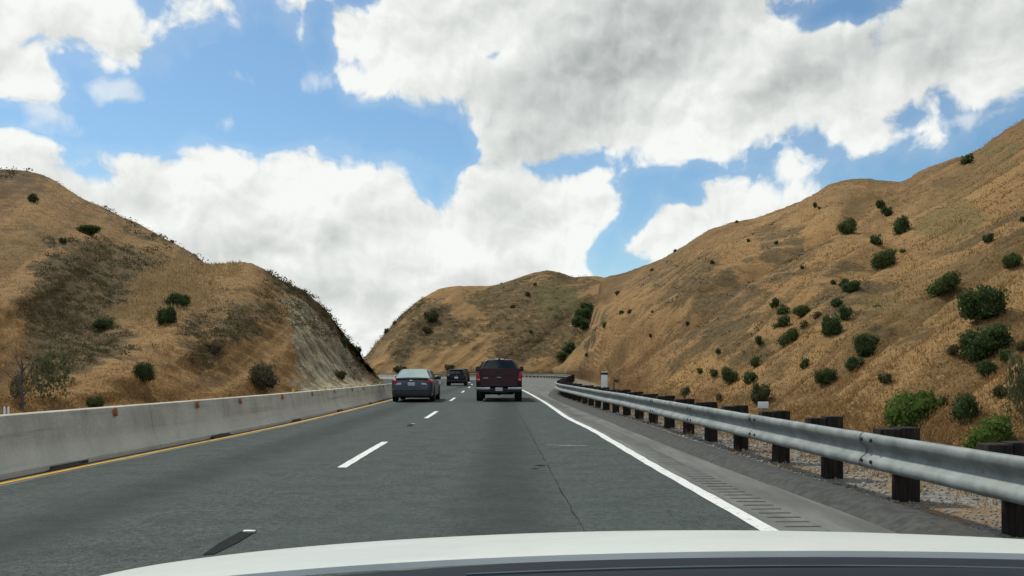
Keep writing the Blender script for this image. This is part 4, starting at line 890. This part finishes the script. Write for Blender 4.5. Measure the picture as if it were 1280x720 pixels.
# ------------------------------------------------------------------ vehicles (local: origin at the rear bumper on the road, +Y forwards)
def ring(y, hw, zb, zt, crown=.03):
    h = [(0, zb), (hw*.78, zb), (hw*.93, zb + .05), (hw*.985, zb + .16), (hw, zb + (zt - zb) * .5), (hw*.985, zt - .16), (hw*.955, zt - .07), (hw*.90, zt - .015), (hw*.72, zt + crown * .55), (hw*.4, zt + crown * .9), (0, zt + crown)]
    return [(x, y, z) for x, z in h] + [(-x, y, z) for x, z in h[-2:0:-1]]
def sup(hw, y0, y1, z, e=5.0, n=40):
    yc, hy = (y0 + y1) / 2, (y1 - y0) / 2; out = []
    for k in range(n):
        a = 2 * math.pi * (k + .5) / n; c, s = math.cos(a), math.sin(a)
        out.append((hw * math.copysign(abs(c) ** (2/e), c), yc + hy * math.copysign(abs(s) ** (2/e), s), z))
    return out
class Cab:
    def __init__(s, lv): s.lv = lv; s.z = [l[0] for l in lv]
    def at(s, z): return tuple(float(np.interp(z, s.z, [l[i] for l in s.lv])) for i in (1, 2, 3))       # half width, rear y, front y
    def build(s, mat, parent, name='cabin', e=6.0):
        lv = []
        for i in range(len(s.lv) - 1):
            for k in range(4):
                t = k / 4; lv.append([a + (b - a) * t for a, b in zip(s.lv[i], s.lv[i+1])])
        lv.append(s.lv[-1]); return loft(name, [sup(l[1], l[2], l[3], l[0], e) for l in lv], mat, parent, R(45))
def slab(name, quad, th, mat, parent, n=6, bulge=0.0, axis=1):
    """thin curved panel through four corner points (bottom-left, bottom-right, top-right, top-left), thickened"""
    q = [Vector(p) for p in quad]; nm = (q[1] - q[0]).cross(q[3] - q[0]).normalized(); v = []; f = []
    for side in (1, 0):
        for j in range(n + 1):
            for i in range(n + 1):
                u, w = i / n, j / n; p = (q[0] * (1-u) + q[1] * u) * (1-w) + (q[3] * (1-u) + q[2] * u) * w
                v.append(p + nm * (bulge * (1 - (2*u-1)**2) + (th if side else 0)))
    m = (n + 1) ** 2; w = n + 1
    for j in range(n):
        for i in range(n):
            a = j*w + i; f.append((a, a+1, a+w+1, a+w)); f.append((m+a, m+a+w, m+a+w+1, m+a+1))
    for i in range(n):
        f += [(i+1, i, m+i, m+i+1), (n*w+i, n*w+i+1, m+n*w+i+1, m+n*w+i), (i*w, (i+1)*w, m+(i+1)*w, m+i*w), ((i+1)*w+n, i*w+n, m+i*w+n, m+(i+1)*w+n)]
    bm = bmesh.new(); bv = [bm.verts.new(p) for p in v]
    for a in f: bm.faces.new([bv[k] for k in a])
    return bmobj(name, bm, mat, parent, R(40))
def prism(name, outline, y0, y1, mat, parent, bev=.012):
    bm = bmesh.new(); a = [bm.verts.new((x, y0, z)) for x, z in outline]; b = [bm.verts.new((x, y1, z)) for x, z in outline]; n = len(a)
    bm.faces.new(a); bm.faces.new(b[::-1])
    for k in range(n): bm.faces.new((a[k], a[(k+1) % n], b[(k+1) % n], b[k]))
    bmesh.ops.recalc_face_normals(bm, faces=bm.faces)
    if bev: bmesh.ops.bevel(bm, geom=list(bm.edges), offset=bev, segments=2, affect='EDGES', profile=.6)
    return bmobj(name, bm, mat, parent, R(40))
def wheels(root, hw, ys, r, w):
    for y in ys:
        for s in (-1, 1):
            bm = bmesh.new(); lathe_x(bm, [(r*.62, -w/2), (r*.9, -w/2), (r*.975, -w*.44), (r, -w*.32), (r, -w*.1), (r*.985, -w*.08), (r*.985, w*.08), (r, w*.1), (r, w*.32), (r*.975, w*.44), (r*.9, w/2), (r*.62, w/2)], 32)
            wh = bmobj('wheel', bm, M['rubber'], root); wh.location = (s * (hw - w/2), y, r)
            bm = bmesh.new(); lathe_x(bm, [(r*.60, w/2 - .01), (r*.64, w/2 + .008), (r*.60, w/2 + .004), (r*.5, w/2 - .03), (r*.2, w/2 - .015), (r*.12, w/2 + .004), (.005, w/2 + .004)], 24)
            for k in range(5):
                box(bm, (0, 0, 0), (.03, r*.14, r*.46), .006, 1, None)
                vs = bm.verts[-1:] 
            rm = bmobj('rim', bm, M['rim'], wh)
            if s < 0: rm.rotation_euler = (0, math.pi, 0)
def plate(root, z, y, w=.31, h=.155, mat='plate'):
    p = boxobj('licence_plate', (0, y, z), (w, .012, h), M[mat], root, .005); boxobj('plate_frame', (0, y + .008, z), (w + .03, .012, h + .03), M['black'], p, .005); return p
def mirror(root, s, x, y, z, mat, w=.22, h=.16):
    bm = bmesh.new(); box(bm, (s * (x + w/2), y, z), (w, .10, h), .035, 3); m = bmobj('side_mirror', bm, M[mat], root); boxobj('mirror_glass', (s * (x + w/2), y - .052, z), (w * .8, .006, h * .75), M['glass'], m, .004)
    boxobj('mirror_arm', (s * (x - .02), y + .01, z - h * .25), (.10, .06, .05), M['black'], m, .012); return m

def side_windows(root, cab, z0, z1, cuts, off=.010):
    h0, h1 = cab.at(z0)[0], cab.at(z1)[0]
    for (a0, b0, a1, b1) in cuts:                                        # y at the sill (a0..b0) and at the top (a1..b1)
        for s in (-1, 1):
            q = [(s*(h0+off), a0, z0), (s*(h0+off), b0, z0), (s*(h1+off), b1, z1), (s*(h1+off), a1, z1)]
            slab('side_window', q if s > 0 else [q[1], q[0], q[3], q[2]], .006, M['glass'], root, 4)

def make_sedan(loc, rz, label):
    root = empty('sedan', loc, rz); tag(root, label, 'car', 'vehicles driving ahead'); P = M['slate']
    st = [(-.02, .66, .40, .74), (.03, .78, .27, .90), (.12, .845, .22, .965), (.30, .875, .19, .985), (.7, .895, .18, .975), (1.4, .905, .18, .955), (2.4, .905, .18, .95), (3.3, .90, .18, .96), (3.7, .89, .18, .93), (4.3, .86, .19, .84), (4.65, .78, .22, .76), (4.80, .66, .30, .66)]
    loft('body', [ring(*q) for q in st], P, root)
    # spoiler lip on the boot lid
    bm = bmesh.new(); box(bm, (0, .12, 1.005), (1.42, .16, .035), .014, 3); bmobj('boot_lip', bm, P, root)
    cab = Cab([(.93, .83, .42, 3.55), (1.05, .80, .62, 3.28), (1.20, .73, .92, 2.92), (1.33, .655, 1.25, 2.52), (1.385, .60, 1.48, 2.30), (1.41, .50, 1.75, 2.1)]); cab.build(P, root)
    def rw(z, k): h, y, _ = cab.at(z); return (k * (h - .075), y - .004, z)
    slab('rear_window', [rw(1.00, -1), rw(1.00, 1), rw(1.355, .93), rw(1.355, -.93)], .022, M['glasspale'], root, 8, .03)
    side_windows(root, cab, 1.0, 1.32, [(1.15, 1.95, 1.50, 1.92), (2.02, 2.95, 1.99, 2.40)])
    for s in (-1, 1):
        o = prism('taillight', [(s*.44, .90), (s*.80, .945), (s*.845, .90), (s*.83, .80), (s*.70, .775), (s*.50, .83)], -.012 + .03, .34, M['red'], root)
        prism('reverse_lamp', [(s*.42, .815), (s*.55, .82), (s*.66, .768), (s*.64, .735), (s*.44, .745)], -.045, .06, M['clear'], o, .008)
    plate(root, .77, -.038)
    e = boxobj('badge', (0, .0, .905), (.15, .05, .075), M['chrome'], root, .025, 3)
    bm = bmesh.new(); box(bm, (0, .05, .52), (1.60, .17, .055), .022, 3); bmobj('bumper_crease', bm, P, root)
    bm = bmesh.new(); box(bm, (0, .08, .33), (1.50, .20, .22), .05, 3); bmobj('rear_bumper', bm, M['black'], root)
    bm = bmesh.new(); box(bm, (0, 2.4, .22), (1.5, 4.2, .09), .02, 1); bmobj('underbody', bm, M['under'], root)
    for s in (-1, 1):
        bm = bmesh.new(); tube(bm, [(s*.55, .02, .255), (s*.55, .35, .255)], .035, 10); bmobj('exhaust_pipe', bm, M['chrome'], root); mirror(root, s, .82, 2.85, 1.02, 'slate')
        for y in (1.1, 3.85):
            bm = bmesh.new(); lathe_x(bm, [(.355, -.006), (.37, 0), (.355, .006)], 28); o = bmobj('wheel_arch', bm, M['black'], root); o.location = (s*.902, y, .345)
        for (y, n_) in ((1.75, 'door'), (2.6, 'door')): boxobj('door_handle', (s*.915, y, .84), (.03, .17, .025), P, root, .008)
    wheels(root, .905, (1.1, 3.85), .325, .215); return root

def make_pickup(loc, rz, label):
    root = empty('pickup_truck', loc, rz); tag(root, label, 'pickup truck', 'vehicles driving ahead'); P = M['maroon']
    st = [(1.88, .96, .50, 1.36), (2.0, .985, .46, 1.40), (3.2, .99, .46, 1.40), (4.1, .985, .46, 1.38), (4.4, .98, .46, 1.30), (5.3, .975, .48, 1.24), (5.65, .95, .52, 1.16), (5.80, .86, .60, 1.02)]
    loft('body', [ring(*q) for q in st], P, root)
    cab = Cab([(1.36, .90, 1.92, 4.45), (1.45, .865, 1.96, 4.25), (1.62, .78, 2.04, 3.85), (1.78, .685, 2.14, 3.45), (1.835, .645, 2.22, 3.3), (1.865, .52, 2.4, 3.05)]); cab.build(P, root, e=8)
    def rw(z, k): h, y, _ = cab.at(z); return (k * (h - .07), y - .004, z)
    w = slab('rear_window', [rw(1.43, -1), rw(1.43, 1), rw(1.79, .985), rw(1.79, -.985)], .010, M['glass'], root, 8, .01)
    boxobj('window_divider', (-.28, 2.03, 1.60), (.02, .03, .30), M['black'], w, .004, 2, Matrix.Rotation(R(-13), 4, 'X')); boxobj('window_divider', (.28, 2.03, 1.60), (.02, .03, .30), M['black'], w, .004, 2, Matrix.Rotation(R(-13), 4, 'X'))
    h = boxobj('cargo_lamp', (0, 2.175, 1.85), (.44, .10, .065), M['black'], root, .014, 3)
    for s in (-1, 1): boxobj('lamp_lens', (s*.125, 2.12, 1.853), (.16, .03, .062), M['lamp'], h, .012, 2)
    side_windows(root, cab, 1.45, 1.75, [(2.2, 3.0, 2.3, 2.95), (3.08, 4.0, 3.03, 3.45)])
    # open bed: floor, sides, tailgate
    boxobj('bed_floor', (0, 1.0, .74), (1.62, 1.86, .06), M['under'], root, .01)
    for s in (-1, 1):
        hw = .99; o = [(s*.80, .52), (s*.93, .50), (s*hw, .60), (s*hw, .95), (s*.975, 1.20), (s*.955, 1.35), (s*.93, 1.405), (s*.84, 1.415), (s*.815, 1.40)]
        prism('bed_side', o, .035, 1.90, P, root, .008)
        boxobj('bed_rail', (s*.885, .97, 1.425), (.13, 1.84, .025), M['black'], root, .01)
        prism('taillight', [(s*.815, .84), (s*.965, .86), (s*.998, .95), (s*.985, 1.20), (s*.955, 1.285), (s*.87, 1.285), (s*.845, 1.12), (s*.815, 1.0)], .005, .12, M['red'], root, .014)
        boxobj('reverse_lamp', (s*.895, .008, .955), (.11, .02, .055), simple('pink_lens', (.72, .38, .42), .2), root, .008)
    tg = slab('tailgate', [(-.805, .02, .66), (.805, .02, .66), (.80, .035, 1.425), (-.80, .035, 1.425)], .045, P, root, 8, .012)
    boxobj('tailgate_lip', (0, .02, 1.425), (1.60, .085, .03), P, tg, .012, 3); boxobj('tailgate_crease', (0, -.03, 1.12), (1.50, .03, .02), P, tg, .008); boxobj('tailgate_handle', (.0, -.044, 1.30), (.26, .025, .085), M['black'], tg, .012)
    boxobj('badge', (.0, -.046, 1.045), (.19, .02, .036), M['chrome'], tg, .012, 3); boxobj('badge', (-.58, -.042, 1.015), (.22, .016, .034), M['chrome'], tg, .006)
    # bumper with the plate recess
    bp = prism('rear_bumper', [(-.99, .61), (-.40, .61), (-.36, .575), (.36, .575), (.40, .61), (.99, .61), (.975, .47), (.90, .42), (.40, .41), (.30, .385), (-.30, .385), (-.40, .41), (-.90, .42), (-.975, .47)], -.13, .10, M['black'], root, .012)
    for s in (-1, 1): prism('chrome_face', [(s*.385, .625), (s*.985, .625), (s*.98, .535), (s*.92, .51), (s*.42, .505), (s*.385, .53)], -.165, -.132, M['chrome'], bp, .014)
    plate(root, .535, -.15); bm = bmesh.new(); tube(bm, [(0, -.06, .33), (0, .4, .33)], .045, 8); box(bm, (0, .1, .36), (.9, .10, .09), .015, 1); bmobj('tow_hitch', bm, M['under'], root)
    bm = bmesh.new(); box(bm, (0, 3.0, .43), (1.5, 5.0, .14), .03, 1); box(bm, (0, .95, .34), (1.3, .12, .12), .04, 2); bm2 = bmobj('underbody', bm, M['under'], root)
    bm = bmesh.new(); lathe_x(bm, [(.03, -.13), (.13, -.06), (.15, 0), (.13, .06), (.03, .13)], 16); o = bmobj('axle_housing', bm, M['under'], root); o.location = (0, 1.25, .38)
    bm = bmesh.new(); tube(bm, [(.60, .05, .38), (.60, .6, .38)], .04, 10); bmobj('exhaust_pipe', bm, M['under'], root)
    for s in (-1, 1):
        mirror(root, s, .94, 3.95, 1.42, 'black', .20, .24)
        for y in (1.25, 4.75):
            bm = bmesh.new(); lathe_x(bm, [(.43, -.02), (.46, 0), (.43, .012)], 28); o = bmobj('wheel_arch', bm, M['black'], root); o.location = (s*.985, y, .42)
        for y in (2.55, 3.5): boxobj('door_handle', (s*1.0, y, 1.18), (.03, .18, .03), M['chrome'], root, .008)
    wheels(root, 1.0, (1.25, 4.75), .40, .29); return root

def make_suv(loc, rz, paint, label, hw=.90, H=1.50, L=4.5):
    root = empty('suv', loc, rz); tag(root, label, 'car', 'vehicles driving ahead'); P = M[paint]; k = H / 1.5
    st = [(-.02, hw*.80, .42, .84*k), (.04, hw*.93, .30, .98*k), (.15, hw*.975, .26, 1.03*k), (.6, hw, .24, 1.03*k), (L*.5, hw, .24, 1.02*k), (L*.72, hw*.99, .24, 1.02*k), (L*.82, hw*.97, .25, .98*k), (L*.95, hw*.9, .30, .88*k), (L, hw*.72, .42, .75*k)]
    loft('body', [ring(*q) for q in st], P, root)
    cab = Cab([(.98*k, hw*.955, .07, L*.74), (1.12*k, hw*.91, .14, L*.69), (1.30*k, hw*.83, .26, L*.61), (1.43*k, hw*.76, .36, L*.54), (1.48*k, hw*.70, .48, L*.50), (1.50*k, hw*.58, .7, L*.46)]); cab.build(P, root, e=7)
    def rw(z, q): h, y, _ = cab.at(z); return (q * (h - .085), y - .004, z)
    slab('rear_window', [rw(1.06*k, -1), rw(1.06*k, 1), rw(1.38*k, .98), rw(1.38*k, -.98)], .010, M['glass'], root, 8, .014)
    boxobj('roof_spoiler', (0, .36, 1.445*k), (hw*1.40, .26, .03), P, root, .012, 3); side_windows(root, cab, 1.06*k, 1.36*k, [(.45, 1.35, .6, 1.33), (1.42, 2.3, 1.40, 2.2), (2.38, L*.68, 2.28, L*.575)])
    for s in (-1, 1):
        prism('taillight', [(s*hw*.66, .93*k), (s*hw*.93, .98*k), (s*hw*.965, .90*k), (s*hw*.95, .76*k), (s*hw*.84, .74*k), (s*hw*.72, .84*k)], .012, .22, simple('dark_red_lens', (.07, .008, .012), .25), root)
        boxobj('roof_rail', (s*hw*.70, 1.4, 1.50*k), (.035, 1.7, .03), M['black'], root, .01); mirror(root, s, hw*.93, L*.62, 1.08*k, 'black', .19, .16)
        for y in (.85, L*.80):
            bm = bmesh.new(); lathe_x(bm, [(.375, -.006), (.395, 0), (.375, .006)], 28); o = bmobj('wheel_arch', bm, M['under'], root); o.location = (s*(hw - .002), y, .36)
    plate(root, .74*k, -.026, .31, .155, 'whiteplast'); boxobj('badge', (0, -.004, .92*k), (.10, .02, .05), M['chrome'], root, .02, 3)
    boxobj('rear_bumper', (0, .08, .44), (hw*1.84, .22, .24), M['black'], root, .06, 3); boxobj('underbody', (0, L*.5, .28), (hw*1.7, L*.86, .10), M['under'], root, .02)
    for s in (-1, 1): boxobj('bumper_reflector', (s*hw*.78, -.034, .46), (.14, .012, .035), M['red'], root, .005)
    wheels(root, hw, (.85, L*.80), .34, .225); return root

def heading(y, lane=lane_path):
    i = min(range(len(lane) - 1), key=lambda k: abs(lane[k].y - y)); t = lane[i+1] - lane[i]; return math.atan2(-t.x, t.y)
make_pickup((gx(623.8, 38.0), 38.0, .003), R(.4), 'dark maroon pickup truck with chrome rear bumper driving ahead in the right lane')
make_sedan((gx(514.3, 37.3), 37.3, .003), heading(39) * .3, 'dark grey blue saloon car driving in the left lane beside the barrier')
make_suv((gx(570.3, 76.0), 76.0, .003), heading(78) * .6, 'blackpaint', 'black compact suv with a white plate further ahead in the left lane', .86, 1.46, 4.4)
make_suv((gx(577.2, 106.0), 106.0, .003), heading(106) * .25, 'plumpaint', 'dark plum coloured car half hidden beyond the black suv', .88, 1.56, 4.5)

# ------------------------------------------------------------------ the white car the photograph is taken from: bonnet, cowl, wipers, front end
ego = empty('white_car', (.38, 2.0, 0)); tag(ego, 'white car whose broad bonnet fills the bottom edge of the photo', 'car')
CX = .38
def hz(u, y): return 1.125 - .10 * (y - 1.1) - .066 * (y - 1.1) ** 2 - .050 * u * u - .006 * abs(u) ** 8 - .55 * max(0, y - 2.25) ** 2
nu, nv = 48, 36; v = []; f = []
for j in range(nv + 1):
    for i in range(nu + 1):
        u = -1 + 2 * i / nu; yb = 1.095 - .10 * u ** 4; yf = 2.62 - .16 * u * u; y = yb + (yf - yb) * j / nv
        crease = .0 * math.exp(-((abs(u) - .62) / .07) ** 2); v.append((CX + u * .99, y, hz(u, y) + crease))
for j in range(nv):
    for i in range(nu): a = j*(nu+1) + i; f.append((a, a+1, a+nu+2, a+nu+1))
b0 = len(v)                                                             # turned-down rear lip
for i in range(nu + 1): p = v[i]; v.append((p[0], p[1] - .003, p[2] - .007))
for i in range(nu): f.append((i+1, i, b0+i, b0+i+1))
kid(pydata('bonnet', v, f, M['whitepaint'], None, R(60)), ego)
for s in (-1, 1):                                                       # front wings down to the wheels
    v = []; f = []; m = 24
    for j in range(m + 1):
        y = .75 + (2.46 - .75) * j / m; zt = hz(1, max(y, .9)) - .004
        for k_, (dx, fz) in enumerate(((.99, 1.0), (1.005, .985), (1.015, .93), (1.02, .8), (1.01, .62), (.99, .42))):
            arch = 0.0
            z = zt * fz
            if abs(y - 1.75) < .40: z = max(z, .36 + math.sqrt(max(0, .16 - (y - 1.75) ** 2)))
            v.append((CX + s * dx, y, z))
    for j in range(m):
        for k_ in range(5): a = j*6 + k_; f.append((a, a+1, a+7, a+6))
    kid(pydata('front_wing', v, f, M['whitepaint'], None, R(50)), ego)
    bm = bmesh.new(); r = .36; w = .23; lathe_x(bm, [(r*.62, -w/2), (r*.95, -w/2), (r, -w*.35), (r, w*.35), (r*.95, w/2), (r*.62, w/2)], 32); o = bmobj('wheel', bm, M['rubber'], None); o.location = (CX + s * .88, 1.75, .36); kid(o, ego)
    bm = bmesh.new(); lathe_x(bm, [(r*.6, w*.42), (r*.3, w*.36), (.02, w*.4)], 24); rm = bmobj('rim', bm, M['rim'], o)
    o = boxobj('headlight', (CX + s * .72, 2.46, .62), (.42, .16, .14), M['clear'], None, .05, 3); kid(o, ego)
bm = bmesh.new(); box(bm, (CX, 2.48, .46), (1.90, .24, .40), .09, 4); kid(bmobj('front_bumper', bm, M['whitepaint']), ego)
bm = bmesh.new(); box(bm, (CX, 2.58, .58), (.9, .10, .18), .03, 3); kid(bmobj('grille', bm, M['black']), ego)
# dark cowl under the windscreen
v = []; f = []; nu = 40
for j, (y, z) in enumerate(((1.094, 1.095), (1.091, 1.1185), (1.06, 1.124), (.99, 1.132), (.93, 1.140), (.90, 1.1485), (.84, 1.158), (.72, 1.168))):
    for i in range(nu + 1): u = -1 + 2 * i / nu; v.append((CX + u * .97, y - .10 * u ** 4, z - .052 * u * u - .006 * abs(u) ** 8))
for j in range(7):
    for i in range(nu): a = j*(nu+1) + i; f.append((a, a+1, a+nu+2, a+nu+1))
kid(pydata('cowl', v, f, M['cowl'], None, R(24)), ego)
pts = []                                                                # one slim wiper arm lying along the cowl
for k in range(13):
    t = k / 12; x = -.05 + 1.0 * t; u = (x - CX) / .97; pts.append((x, .965 - .03 * t, 1.1365 - .052 * u * u + .002 * math.sin(t * math.pi)))
bm = bmesh.new(); tube(bm, pts, .0016, 6); kid(bmobj('wiper_blade', bm, simple('wiper_rubber', (.10, .13, .15), .6)), ego)
